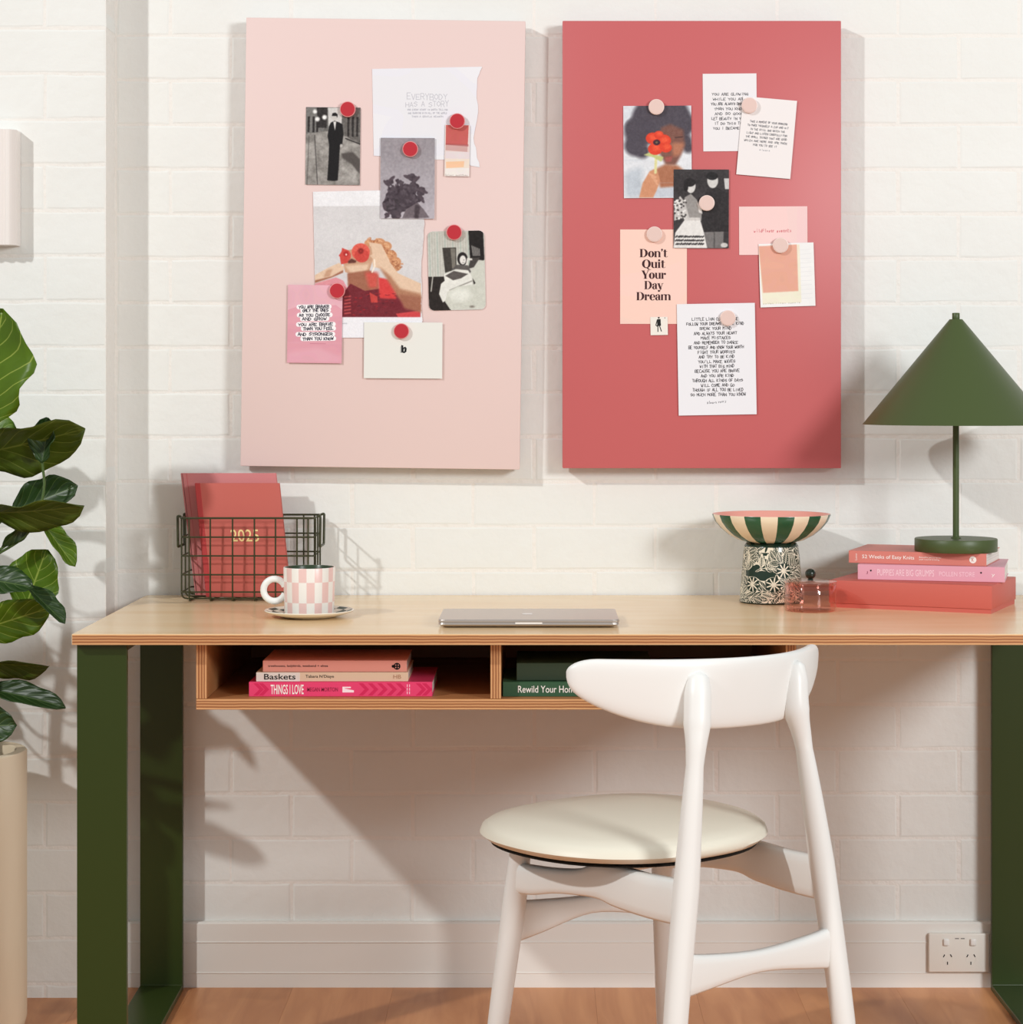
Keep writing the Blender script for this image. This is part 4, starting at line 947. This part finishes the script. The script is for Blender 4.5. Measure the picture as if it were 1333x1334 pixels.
# ------------------------------------------------------------------ wire basket with notebooks
BX0, BX1, BY0, BY1 = at(235, 0, 3.945).x, at(410, 0, 3.945).x, 3.945-DW, -0.022
BZ0, BZ1 = ZT+.0016, 0.8945
bk = thing('wire_basket', ((BX0+BX1)/2, (BY0+BY1)/2, ZT), 'dark green wire basket holding two notebooks on the desk', 'basket')
wr = 0.00155
def bwire(P, r=wr, name='wire', n=6, closed=False): return tube(name, P, r, M['wire'], bk, n, True, closed)
def uwire(pts, r=.008):               # rounded corners
    out = [Vector(pts[0])]
    for i in range(1, len(pts)-1):
        p, a, c = Vector(pts[i]), Vector(pts[i-1]), Vector(pts[i+1])
        u = (a-p).normalized(); v = (c-p).normalized()
        for t in (0, .25, .5, .75, 1): out.append((p+u*r)*(1-t)**2+p*2*t*(1-t)+(p+v*r)*t*t)
    out.append(Vector(pts[-1])); return out
nx = [0.045, .22, .40, .585, .765, .945]
for t_ in [x for x in ((246.5-235)/175, (274-235)/175, (303-235)/175, (331.5-235)/175, (359-235)/175, (387-235)/175, (401.5-235)/175)]:
    x = BX0+(BX1-BX0)*t_
    bwire(uwire([(x, BY0, BZ1), (x, BY0, BZ0), (x, BY1, BZ0), (x, BY1, BZ1)]))
for t_ in (.12, .5, .88):
    y = BY0+(BY1-BY0)*t_
    bwire(uwire([(BX0, y, BZ1), (BX0, y, BZ0+.0031), (BX1, y, BZ0+.0031), (BX1, y, BZ1)], .011))
def ring(z, r, e=0.0):
    P = []
    q = .006
    for cx, cy, a0 in ((BX1-q, BY0+q, -90), (BX1-q, BY1-q, 0), (BX0+q, BY1-q, 90), (BX0+q, BY0+q, 180)):
        for i in range(5):
            a = math.radians(a0+22.5*i); P.append((cx+(q+e)*math.cos(a), cy+(q+e)*math.sin(a), z))
    return P
for i, z in enumerate((BZ1, BZ1-.035, BZ1-.0695, BZ1-.104, BZ0+.016)):
    bwire(ring(z, 0, -.002 if i else 0), wr*1.25 if i == 0 else wr, 'rim' if i == 0 else 'wire', closed=True)
for sx, X in ((-1, BX0), (1, BX1)):
    yc = (BY0+BY1)/2; e = sx*.0085; hw = .036
    P = uwire([(X+sx*.002, yc-hw, BZ1+.001), (X+e, yc-hw, BZ1+.004), (X+e*.9, yc-hw, BZ1-.054), (X+e*.9, yc+hw, BZ1-.054), (X+e, yc+hw, BZ1+.004), (X+sx*.002, yc+hw, BZ1+.001)], .004)
    bwire(P, .0024, 'handle', 8)
# notebooks, leaning back and sideways
def notebook(name, px0, px1, py_top, py_bot, d, th, m, label, roll, lean, sm_=None):
    w_ = (px1-px0)*d/F; h_ = (py_bot-py_top)*d/F
    base = at((px0+px1)/2, py_bot, d)
    t = thing(name, base, label, 'notebook', rot=(math.radians(lean), math.radians(roll), 0))
    return t, w_, h_
roll = 0.0
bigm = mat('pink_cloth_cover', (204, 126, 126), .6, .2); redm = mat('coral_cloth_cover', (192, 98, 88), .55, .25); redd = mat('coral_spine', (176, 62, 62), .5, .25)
nb_z = BZ0+.0052
t1, w1, h1 = notebook('notebook', 246, 369.5, 616, 783, 3.985, .016, bigm, 'larger dusty pink notebook at the back of the wire basket', roll, -1.5)
t1.location = (t1.location.x, 3.985-DW+.012, nb_z); h1 = at(0, 615, 4.0).z-nb_z
for yy in (0, .0125): box('cover', (-w1/2, yy, 0), (w1/2, yy+.0025, h1-.002), bigm, t1, .0011, seg=2)
box('page_block', (-w1/2+.004, .0026, .002), (w1/2-.003, .0124, h1-.0045), M['pages'], t1); box('spine', (-w1/2-.0012, 0.0, 0), (-w1/2+.0035, .015, h1-.002), bigm, t1, .001)
box('hinge_groove', (-w1/2+.0095, -.0004, .001), (-w1/2+.0105, .001, h1-.003), mat('pink_cloth_groove', (196, 98, 102), .6), t1)
t2, w2, h2 = notebook('notebook', 262, 371.5, 629, 783, 3.96, .014, redm, 'smaller coral diary in front in the wire basket, stamped 2025', roll, -1.5)
t2.location = (t2.location.x, 3.96-DW+.006, nb_z); h2 = at(0, 628, 3.97).z-nb_z
for yy in (0, .0125): box('cover', (-w2/2, yy, 0), (w2/2, yy+.0025, h2-.002), redm, t2, .0011, seg=2)
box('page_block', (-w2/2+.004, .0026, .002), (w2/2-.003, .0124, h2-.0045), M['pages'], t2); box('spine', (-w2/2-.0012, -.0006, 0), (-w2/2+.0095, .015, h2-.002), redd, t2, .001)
lettering('2025', (0.0045, -.0006, at(0, 698, 3.96).z-nb_z), (1, 0, 0), YV, .052, .0225, M['gold'], t2, bold=.006)

for t_ in (t1, t2):                   # soft covers that have slumped sideways
    for o in t_.children:
        for v in o.data.vertices: v.co.x -= (v.co.z-.09)*(.125 if t_ is t1 else .105)
# ------------------------------------------------------------------ books on the shelf
dS = 3.485; zS = SZ+st
def sbook(x0, x1, z, h, dep, d, m, label, yaw=0, **kw):
    X0, X1 = (x0-CX)*d/F, (x1-CX)*d/F
    return book('book', (X0, d-DW), yaw, X1-X0, dep, h, z, m, label, 'books on the shelf under the desk', **kw), X1-X0
hot = mat('hot_pink_cover', (226, 66, 112), .45)
B1, wB = sbook(324.3, 563.3, zS, .0238, .19, 3.485, hot, 'hot pink chevron-spined book at the bottom of its shelf pile', ct=.002)
cv = Canvas(0, 0, 239, 19.4, 4, (226, 66, 112))
for x in [5, 12]+[143+i*12.2 for i in range(5)]+[218, 226]:
    cv.poly([(x, 1), (x+6, 1), (x+14, 9.7), (x+6, 18.4), (x, 18.4), (x+8, 9.7)], (206, 40, 88))
cv.poly([(122, 6), (133, 6), (133, 8), (122, 8)], (248, 226, 230)); cv.poly([(122, 6), (125, 6), (125, 14), (122, 14)], (248, 226, 230)); cv.poly([(125, 8.5), (137, 11), (137, 14), (125, 14)], (248, 226, 230))
for y in (3, 8, 13): cv.line([(207, y), (207, y+3)], 1, (246, 200, 214)); cv.line([(210, y), (210, y+3)], 1, (246, 200, 214))
pr = cv.build('printed_spine', B1, wB-.002, .0222, 0); pr.location = (wB/2, -.00105, .0119)
k_ = wB/239
lettering('THINGS I LOVE', (50*k_, -.0014, .0119), (1, 0, 0), YV, 43*k_, .0158, M['ink_white'], B1, bold=.015)
lettering('MEGAN MORTON', (96*k_, -.0014, .0119), (1, 0, 0), YV, 40*k_, .0066, mat('wine_ink', (150, 20, 60), .6), B1, bold=.004)
cream_b = mat('cream_spine', (240, 214, 186), .5)
B2, wB2 = sbook(333.8, 531.7, zS+.024, .0150, .16, 3.49, cream_b, 'slim cream basket-weaving book in the middle of a shelf pile', ct=.0014)
k_ = wB2/198
box('title_patch', (.0004, -.00125, .0004), (57*k_, -.0007, .0146), M['ink_white'], B2)
lettering('Baskets', (31*k_, -.0016, .0078), (1, 0, 0), YV, 41*k_, .0092, M['black'], B2, bold=.01)
lettering("Tabara N'Diaye", (83*k_, -.0012, .0078), (1, 0, 0), YV, 37*k_, .0062, M['black'], B2, bold=.004)
lettering('HB', (184*k_, -.0012, .0078), (1, 0, 0), YV, 10*k_, .0064, mat('tan_ink', (190, 140, 110), .6), B2)
pinkb = mat('dusty_pink_cover', (236, 160, 146), .5)
B3, wB3 = sbook(342.4, 530, zS+.0392, .0185, .15, 3.492, pinkb, 'dusty pink book on top of a shelf pile', ct=.0016)
k_ = wB3/187.6
lettering('treehouses, ladybirds, weekend + elves', (46*k_, -.0012, .0095), (1, 0, 0), YV, 78*k_, .0045, M['black'], B3, bold=.008)
bg_ = lathe('beetle', [(0, 0), (.0056, 0)], M['black'], B3, 24); bg_.matrix_basis = Matrix.Translation((175*k_, -.0013, .0093)) @ Matrix.Rotation(PI/2, 4, 'X')
bh = lathe('beetle_head', [(0, 0), (.0024, 0)], M['black'], B3, 16); bh.matrix_basis = Matrix.Translation((170*k_, -.0013, .0093)) @ Matrix.Rotation(PI/2, 4, 'X')
for a, b_ in ((-.002, .002), (.002, .002), (-.002, -.002), (.002, -.002)):
    s_ = lathe('beetle_spot', [(0, 0), (.0010, 0)], pinkb, B3, 10); s_.matrix_basis = Matrix.Translation((175*k_+a, -.0016, .0093+b_)) @ Matrix.Rotation(PI/2, 4, 'X')
grn = mat('green_cover', (44, 84, 56), .5); grn2 = mat('dark_green_cover', (44, 62, 40), .55)
B4, wB4 = sbook(655, 862, zS, .0240, .17, 3.485, grn, 'green book with white title in the second shelf compartment', ct=.002)
k_ = wB4/207
lettering('Rewild Your Home', (59*k_, -.0014, .0122), (1, 0, 0), YV, 78*k_, .0112, M['ink_white'], B4, bold=.004)
B5, wB5 = sbook(673, 850, zS+.0243, .0285, .16, 3.50, grn2, 'dark green plain book on top of the green titled book', ct=.002)

# ------------------------------------------------------------------ chair
phi = math.radians(38)
RV = Vector((math.cos(phi), math.sin(phi), 0)); FV = Vector((-math.sin(phi), math.cos(phi), 0))
def W(X, d, z): return Vector((X, d-DW-.026, z))
chair = thing('dining_chair', W(.18, 3.32, 0), 'white wooden chair with a curved backrest and cream padded seat', 'chair')
def leg(P, R, asp=None): return tube('leg', catmull(P, 6), R, M['white'], chair, 16, True, asp=asp)
def rads(rs, k=6):
    out = []
    for a, b_ in zip(rs[:-1], rs[1:]):
        for j in range(k): out.append(a+(b_-a)*j/k)
    return out+[rs[-1]]
def pairs(ps, k=6):
    out = []
    for a, b_ in zip(ps[:-1], ps[1:]):
        for j in range(k): out.append((a[0]+(b_[0]-a[0])*j/k, a[1]+(b_[1]-a[1])*j/k))
    return out+[ps[-1]]
# backrest: a bowed board
Mx = W(.3055, 3.186, 0)
HWB, cq = .250, 1.78
def bprof(s):
    u = min(1, abs(s)/HWB)
    zt = .7375-.020*(1-math.sqrt(max(0, 1-max(0, (u-.86)/.14)**2)))
    zb_ = .7375-.104*max(0, 1-u**3.2)**.5-.020*u**10
    return max(zt, zb_+.0005), zb_
V, Fc = [], []
NS, NVv = 48, 12
for i in range(NS+1):
    s = -HWB*math.cos(PI*i/NS); q = cq*s*s
    zt, zb_ = bprof(s); th = .0105*min(1, (zt-zb_)/.05+.12)
    tang = (RV+FV*(2*cq*s)).normalized(); nrm = Vector((-tang.y, tang.x, 0))
    for k in range(2*NVv):
        a = 2*PI*k/(2*NVv)
        cz = math.sin(a); cy = math.cos(a)
        sg = lambda v, e: math.copysign(abs(v)**e, v)
        z = (zt+zb_)/2+sg(cz, .6)*(zt-zb_)/2
        lean = (z-.69)*-.10
        p = Mx+RV*s+FV*(q+lean)+nrm*(sg(cy, .55)*th); V.append((p.x, p.y, z-.024*s))
n2 = 2*NVv
for i in range(NS):
    for k in range(n2): Fc.append((i*n2+k, i*n2+(k+1) % n2, (i+1)*n2+(k+1) % n2, (i+1)*n2+k))
Fc.append(tuple(range(n2))); Fc.append(tuple(range(NS*n2+n2-1, NS*n2-1, -1)))
mesh('backrest', V, Fc, M['white'], chair, True, world=True, angle=1.0)
# rear legs rise into the back of the backrest and flare there
R1 = [W(.181, 3.045, 0), W(.195, 3.066, .2235), W(.2125, 3.09, .42), W(.2255, 3.103, .59), W(.2300, 3.117, .648), W(.2315, 3.128, .690), W(.2320, 3.135, .712), W(.2320, 3.138, .720)]
leg(R1, rads([.0125, .0178, .0193, .0130, .0200, .0200, .0168, .0070]), None)
R2 = [W(.4745, 3.215, 0), W(.4565, 3.232, .19), W(.4275, 3.255, .42), W(.4015, 3.257, .59), W(.3895, 3.257, .648), W(.3885, 3.265, .690), W(.3880, 3.271, .712), W(.3880, 3.274, .720)]
leg(R2, rads([.0125, .0178, .0193, .0130, .0200, .0200, .0168, .0070]), None)
F1 = [W(-.079, 3.385, 0), W(-.060, 3.372, .15), W(-.036, 3.36, .33), W(-.025, 3.352, .424)]
leg(F1, rads([.0125, .0168, .0188, .0165]))
F2 = [W(.214, 3.60, 0), W(.211, 3.572, .15), W(.206, 3.545, .33), W(.203, 3.535, .424)]
leg(F2, rads([.0125, .0168, .0188, .0165]))
def rail(name, A, B, prof, th, bow=0.0):
    """board between A and B (world xy); prof = [(t, zbottom, ztop)]; rounded edges"""
    A = Vector((A[0], A[1]-DW-.026, 0)); B = Vector((B[0], B[1]-DW-.026, 0)); dr = (B-A).normalized(); nr = Vector((-dr.y, dr.x, 0))
    V, Fc = [], []
    pts = catmull([(t, zb_, zt) for t, zb_, zt in prof], 6); n = 12
    for t, zb_, zt in pts:
        c = A+(B-A)*t+nr*(bow*4*t*(1-t)); hh = (zt-zb_)/2
        for k in range(n):
            a = 2*PI*(k+.5)/n; sg = lambda v, e: math.copysign(abs(v)**e, v)
            p = c+nr*(sg(math.cos(a), .5)*th/2); V.append((p.x, p.y, (zt+zb_)/2+sg(math.sin(a), .5)*hh))
    N = len(pts)
    for i in range(N-1):
        for k in range(n): Fc.append((i*n+k, i*n+(k+1) % n, (i+1)*n+(k+1) % n, (i+1)*n+k))
    Fc.append(tuple(range(n))); Fc.append(tuple(range(N*n-1, (N-1)*n-1, -1)))
    return mesh(name, V, Fc, M['white'], chair, True, world=True, angle=1.0)
side = [(0, .352, .398), (.12, .355, .400), (.26, .366, .404), (.40, .372, .412), (.52, .374, .428), (.62, .368, .430), (.8, .364, .428), (1, .364, .430)]
rail('side_rail', (F1[2].x+.002, 3.356), (.2115, 3.09), side, .022)
rail('side_rail', (F2[2].x-.002, 3.542), (.4265, 3.254), side, .022)
rail('front_stretcher', (-.036, 3.362), (.206, 3.545), [(0, .272, .338), (.15, .279, .332), (.5, .296, .325), (.85, .279, .332), (1, .272, .338)], .019)
rail('rear_stretcher', (.205, 3.079), (.443, 3.243), [(0, .264, .330), (.15, .270, .321), (.5, .281, .313), (.85, .270, .321), (1, .264, .330)], .019)
# cross bar under the seat that carries the pad
rail('seat_bearer', (.085, 3.225), (.315, 3.400), [(0, .405, .432), (.5, .405, .432), (1, .405, .432)], .03)
rail('seat_bearer', (.045, 3.329), (.222, 3.470), [(0, .400, .432), (.5, .400, .432), (1, .400, .432)], .03)
def pad(name, z0, z1, zc, hw, hl, m, e=.5):
    V, Fc = [], []; n = 72
    c0 = W(.139, 3.352, 0)
    rings = [(0, z0), (.80, z0), (.95, z0+.004), (1.0, z0+(z1-z0)*.42), (.985, z0+(z1-z0)*.72), (.94, z1-.002), (.82, z1+(zc-z1)*.35), (.55, z1+(zc-z1)*.85), (0, zc)]
    idx = []
    for r_, z in rings:
        if r_ == 0: idx.append([len(V)]); V.append((c0.x, c0.y, z)); continue
        idx.append(list(range(len(V), len(V)+n)))
        for k in range(n):
            a = 2*PI*k/n; ca, sa = math.cos(a), math.sin(a); sg = lambda v, e: math.copysign(abs(v)**e, v)
            wx = hw*(1+.06*sa); p = c0+RV*(sg(ca, .86)*wx*r_)+FV*(sg(sa, .90)*hl*r_); V.append((p.x, p.y, z+.0))
    for j in range(len(rings)-1):
        a, b_ = idx[j], idx[j+1]
        for k in range(n):
            k2 = (k+1) % n
            if len(a) == 1: Fc.append((a[0], b_[k2], b_[k]))
            elif len(b_) == 1: Fc.append((a[k], a[k2], b_[0]))
            else: Fc.append((a[k], a[k2], b_[k2], b_[k]))
    return mesh(name, V, Fc, m, chair, True, world=True, angle=1.2)
pad('seat', .4365, .467, .4785, .219, .206, M['seat'])
pad('seat_board', .4325, .4362, .4362, .203, .191, M['dark'])

# ------------------------------------------------------------------ double power point on the skirting
px0, px1, py0, py1 = 1210, 1289, 1216, 1266.5
dP = DW-.024
c = at((px0+px1)/2, (py0+py1)/2, dP); pw_, ph_ = (px1-px0)*dP/F, (py1-py0)*dP/F
po = thing('power_outlet', (c.x, -.0165, c.z), 'white double power outlet with two switches on the skirting', 'power outlet')
box('face_plate', (-pw_/2, -.009, -ph_/2), (pw_/2, 0, ph_/2), M['socket'], po, .0022, seg=3)
sx_ = pw_/1326*163/79*79/163
def pp(u, v): return ((u-650)/8.135*dP/F, -(v-577)/8.135*dP/F)          # from the close-up view
for u in (512, 797):
    x, z = pp(u, 460)
    s_ = box('switch', (x-.0056, -.0135, z-.0066), (x+.0056, -.0088, z+.0066), mat('switch_white', (244, 243, 240), .3), po, .0025, seg=3)
for u in (527, 775):
    x, z = pp(u, 640)
    s_ = lathe('socket_ring', [(.0098, .0089), (.0098, .0093), (.0104, .0093), (.0104, .0089)], M['socket'], po, 8, centre=(0, 0, 0)); s_.matrix_basis = Matrix.Translation((x, 0, z)) @ Matrix.Rotation(PI/2, 4, 'X')
    for du, dv, an in ((-37, -33, -28), (38, -35, 28), (0, 45, 0)):
        xx, zz = pp(u+du, 640+dv)
        h_ = box('pin_slot', (-.0009, -.0003, -.0028), (.0009, .0003, .0028), M['black'], po); h_.location = (xx, -.0092, zz); h_.rotation_euler = (0, math.radians(-an), 0)
for u in (628, 688): x, z = pp(u, 424); box('printed_mark', (x-.0038, -.0092, z-.0010), (x+.0038, -.0089, z+.0010), mat('grey_ink', (140, 138, 134), .6), po)

# ------------------------------------------------------------------ ribbed fitting on the pier
xr = (15-CX)*3.925/F; zt_, zb_ = HC-(166-CY)*3.925/F, HC-(317.5-CY)*3.925/F
fit = thing('wall_fitting', (xr-.08, -PD, zb_), 'cream ribbed wall fitting high on the painted pier', 'wall fitting')
V, Fc = [], []; poly = []
NR = 8
for i in range(NR):
    for j in range(6):
        a = j/6; x = -.08+.16*(i+a)/NR; edge = 1-max(0, abs(x)/.08-.8)/.2*.25
        poly.append((x, -(.044+.005*math.sin(PI*a))*edge))
poly.append((.08, -.033)); poly += [(.08, -.001), (-.08, -.001)]
n = len(poly); hgt = zt_-zb_
V = [(x, y, 0) for x, y in poly]+[(x, y, hgt) for x, y in poly]
mesh('body', V, [tuple(range(n)), tuple(range(2*n-1, n-1, -1))]+[(i, (i+1) % n, n+(i+1) % n, n+i) for i in range(n)], mat('cream_fitting', (236, 230, 226), .5), fit)

# ------------------------------------------------------------------ plant in a tall pot
def leaf_mat(name, c_top, c_vein, trans):
    m = bpy.data.materials.new(name); m.use_nodes = True; nt = m.node_tree; b = nt.nodes['Principled BSDF']
    uv = nt.nodes.new('ShaderNodeUVMap'); sp = nt.nodes.new('ShaderNodeSeparateXYZ'); nt.links.new(uv.outputs[0], sp.inputs[0])
    ab = nt.nodes.new('ShaderNodeMath'); ab.operation = 'ABSOLUTE'; nt.links.new(sp.outputs[0], ab.inputs[0])           # |x| from midrib
    # side veins: fract(v*7 - |x|*k)
    mm = nt.nodes.new('ShaderNodeMath'); mm.operation = 'MULTIPLY_ADD'; mm.inputs[1].default_value = -2.2; nt.links.new(ab.outputs[0], mm.inputs[0])
    vv = nt.nodes.new('ShaderNodeMath'); vv.operation = 'MULTIPLY'; vv.inputs[1].default_value = 6.0; nt.links.new(sp.outputs[1], vv.inputs[0]); nt.links.new(vv.outputs[0], mm.inputs[2])
    pp_ = nt.nodes.new('ShaderNodeMath'); pp_.operation = 'PINGPONG'; pp_.inputs[1].default_value = .5; nt.links.new(mm.outputs[0], pp_.inputs[0])
    mn = nt.nodes.new('ShaderNodeMath'); mn.operation = 'MINIMUM'; nt.links.new(pp_.outputs[0], mn.inputs[0]); nt.links.new(ab.outputs[0], mn.inputs[1])
    r = nt.nodes.new('ShaderNodeValToRGB'); r.color_ramp.elements[0].position = .012; r.color_ramp.elements[1].position = .05
    r.color_ramp.elements[0].color = lin(c_vein); r.color_ramp.elements[1].color = lin(c_top); nt.links.new(mn.outputs[0], r.inputs[0])
    n = nt.nodes.new('ShaderNodeTexNoise'); n.inputs['Scale'].default_value = 12; g = nt.nodes.new('ShaderNodeNewGeometry'); nt.links.new(g.outputs['Position'], n.inputs['Vector'])
    mx = nt.nodes.new('ShaderNodeMix'); mx.data_type = 'RGBA'; mx.blend_type = 'MULTIPLY'; mx.inputs[0].default_value = .5
    r2 = nt.nodes.new('ShaderNodeValToRGB'); r2.color_ramp.elements[0].color = (.45, .5, .4, 1); r2.color_ramp.elements[1].color = (1.0, 1.0, 1.0, 1); r2.color_ramp.elements[0].position = .3; r2.color_ramp.elements[1].position = .7
    nt.links.new(n.outputs['Fac'], r2.inputs[0]); nt.links.new(r.outputs[0], mx.inputs[6]); nt.links.new(r2.outputs[0], mx.inputs[7])
    nt.links.new(mx.outputs[2], b.inputs['Base Color']); b.inputs['Roughness'].default_value = .38
    tr = nt.nodes.new('ShaderNodeBsdfTranslucent'); hs = nt.nodes.new('ShaderNodeHueSaturation'); hs.inputs['Value'].default_value = 1.6; hs.inputs['Hue'].default_value = .485; nt.links.new(mx.outputs[2], hs.inputs['Color']); nt.links.new(hs.outputs[0], tr.inputs[0])
    ms = nt.nodes.new('ShaderNodeMixShader'); ms.inputs[0].default_value = trans; nt.links.new(b.outputs[0], ms.inputs[1]); nt.links.new(tr.outputs[0], ms.inputs[2])
    bp_ = nt.nodes.new('ShaderNodeBump'); bp_.inputs['Strength'].default_value = .5; bp_.inputs['Distance'].default_value = .004; nt.links.new(mn.outputs[0], bp_.inputs['Height']); nt.links.new(bp_.outputs[0], b.inputs['Normal'])
    nt.links.new(ms.outputs[0], nt.nodes['Material Output'].inputs[0]); return m
LG = leaf_mat('leaf_bright', (104, 138, 30), (176, 194, 96), .42)
LD = leaf_mat('leaf_dark', (46, 74, 30), (92, 116, 62), .22)
LO = leaf_mat('leaf_olive', (88, 106, 30), (130, 142, 66), .34)
pd = 3.80; pcx = (33-CX)*pd/F-.12; pcy = pd-DW; pz = .492
pot = thing('plant_pot', (pcx, pcy, 0), 'tall cream cylindrical plant pot standing left of the desk', 'plant pot')
lathe('pot_body', [(0, .0006), (.112, .0006), (.116, .003), (.120, .02), (.120, pz-.003), (.1175, pz), (.1015, pz), (.099, pz-.003), (.097, pz-.06), (.096, .10), (0, .098)], M['pot'], pot, 64)
soil = lathe('soil', [(.0955, pz-.052), (.06, pz-.045), (0, pz-.043), ], M['soil'], pot, 32)
plant = thing('fiddle_leaf_fig', (pcx, pcy, pz-.048), 'leafy green fiddle-leaf fig growing in the tall cream pot', 'plant')
trunk = catmull([(pcx, pcy, pz-.06), (pcx-.01, pcy+.005, .65), (pcx+.008, pcy, .85), (pcx-.012, pcy-.004, 1.02), (pcx-.02, pcy, 1.15)], 5)
tube('trunk', trunk, [.011-.006*i/(len(trunk)-1) for i in range(len(trunk))], M['bark'], plant, 10, True)
lrng = random.Random(11)
def leaf(base, tip, width, nrm, m, cup=.10, droop=.0, wave=.06, stem_to=None, seed=0):
    """obovate leaf with a wavy rim from base to tip, nrm roughly its upper side"""
    r = random.Random(seed); base = Vector(base); tip = Vector(tip)
    ax = tip-base; L = ax.length; ax.normalize(); nr = Vector(nrm); nr = (nr-ax*nr.dot(ax)).normalized(); sd = ax.cross(nr).normalized()
    NU, NW = 14, 4; V, Fc, UV = [], [], []; ph = r.uniform(0, 6)
    for i in range(NU+1):
        t = i/NU
        wd = width/2*(math.sin(PI*min(1, t**.82))**.62)*(.62+.55*t) if 0 < t < 1 else width*.012
        for k in range(-NW, NW+1):
            s = k/NW
            off = abs(s)**1.6*cup*width*math.sin(PI*t*.95+.1)-droop*L*t*t+wave*width*abs(s)**2*math.sin(t*13+ph+(1.7 if s > 0 else 0))
            ww = wd*(1+.07*math.sin(t*17+ph*2+(2 if s > 0 else 0))*abs(s))
            V.append(base+ax*(t*L)+sd*(s*ww)+nr*off); UV.append((s, t))
    n = 2*NW+1
    for i in range(NU):
        for k in range(n-1): Fc.append((i*n+k, i*n+k+1, (i+1)*n+k+1, (i+1)*n+k))
    inv = wmat(plant).inverted()
    me = bpy.data.meshes.new('leaf'); me.from_pydata([tuple(inv @ v) for v in V], [], Fc); ul = me.uv_layers.new(name='UVMap')
    for lp in me.loops: ul.data[lp.index].uv = UV[lp.vertex_index]
    me.polygons.foreach_set('use_smooth', [True]*len(me.polygons))
    o = link('leaf', me, m, plant)
    so = o.modifiers.new('thickness', 'SOLIDIFY'); so.thickness = .0007; so.offset = 0
    if stem_to is not None:
        e = Vector(stem_to); mid = (base+e)/2+Vector((0, 0, -.012))
        pts = catmull([base+ax*.004, mid, e], 4); tube('petiole', pts, .0022, M['bark'] if m is LO else LD, o, 6, True)
    return o
CAMD = Vector((0, -1, 0))
def tp(z):
    z = min(max(z, .55), 1.26); return min(trunk, key=lambda p: abs(p.z-z))
LV = [ # base px, tip px, width px, depths base/tip, normal, material, cup, droop
 ((-24, 556), (4, 402), 150, 3.72, 3.69, (-.3, -1, .2), LG, .10, 0, 1),
 ((-52, 596), (108, 566), 92, 3.82, 3.74, (-.25, -.75, -.75), LO, .16, .06, 2),
 ((-48, 566), (22, 560), 60, 3.86, 3.84, (-.2, -1, .4), LG, .1, .03, 21),
 ((55, 603), (66, 545), 46, 3.77, 3.78, (-.5, -1, -.2), LD, .25, -.1, 3),
 ((-22, 668), (106, 668), 66, 3.76, 3.70, (.1, -.75, -.8), LO, .18, .08, 4),
 ((14, 668), (99, 632), 58, 3.84, 3.82, (.1, -1, .35), LD, .22, .05, 5),
 ((54, 678), (96, 740), 34, 3.78, 3.78, (.8, -.75, .2), LG, .32, -.06, 6),
 ((46, 668), (2, 712), 26, 3.78, 3.77, (.3, -.6, -.6), LD, .3, 0, 22),
 ((30, 800), (60, 716), 82, 3.82, 3.81, (-.2, -1, .12), LG, .10, .02, 7),
 ((-34, 752), (43, 764), 48, 3.74, 3.71, (.05, -.8, .7), LD, .16, .03, 8),
 ((-38, 824), (66, 792), 62, 3.78, 3.77, (.0, -1, -.25), LG, .1, .02, 9),
 ((34, 762), (84, 814), 30, 3.75, 3.73, (.6, -.7, .5), LD, .35, -.04, 10),
 ((-34, 862), (63, 870), 46, 3.78, 3.74, (.0, -.7, -.75), LO, .22, .02, 11),
 ((-26, 896), (82, 914), 38, 3.75, 3.70, (.0, -.75, .75), LD, .25, .10, 12),
 ((-50, 948), (21, 944), 60, 3.76, 3.74, (.1, -1, .2), LD, .14, .02, 13),
]
for (b0, t0, wpx, d0, d1, nr, mm_, cup_, dr_, sd_) in LV:
    B_ = at(b0[0], b0[1], d0); T_ = at(t0[0], t0[1], d1)
    leaf(B_, T_, wpx*d0/F, nr, mm_, cup_, dr_, .05, tp(B_.z-.03) if b0[0] < 10 or sd_ in (7,) else None, sd_)
for sd_, pts in ((3, [(55, 602), (57, 640), (40, 690), (0, 720)]), (6, [(54, 678), (30, 690), (0, 716)]), (5, [(14, 668), (-10, 690), (-30, 715)])):
    P = [at(px, py, 3.78) for px, py in pts]; tube('twig', catmull(P+[tp(P[-1].z-.03)], 4), .0024, LD, plant, 6, True)
for i in range(14):           # the rest of the crown, turned away from the desk
    z = .62+.36*lrng.random(); a = math.radians(lrng.uniform(100, 270)); q = tp(z)
    B_ = q+Vector((math.cos(a)*.05, math.sin(a)*.04, .02)); L_ = lrng.uniform(.13, .2)
    T_ = B_+Vector((math.cos(a)*L_, math.sin(a)*L_*.75, lrng.uniform(-.06, .09)))
    if T_.y > -PD-.03: T_.y = -PD-.03
    leaf(B_, T_, lrng.uniform(.09, .13), (math.cos(a)*-.4, -.4, 1), (LG, LD, LO)[i % 3], .12, .06, .05, q, 100+i)
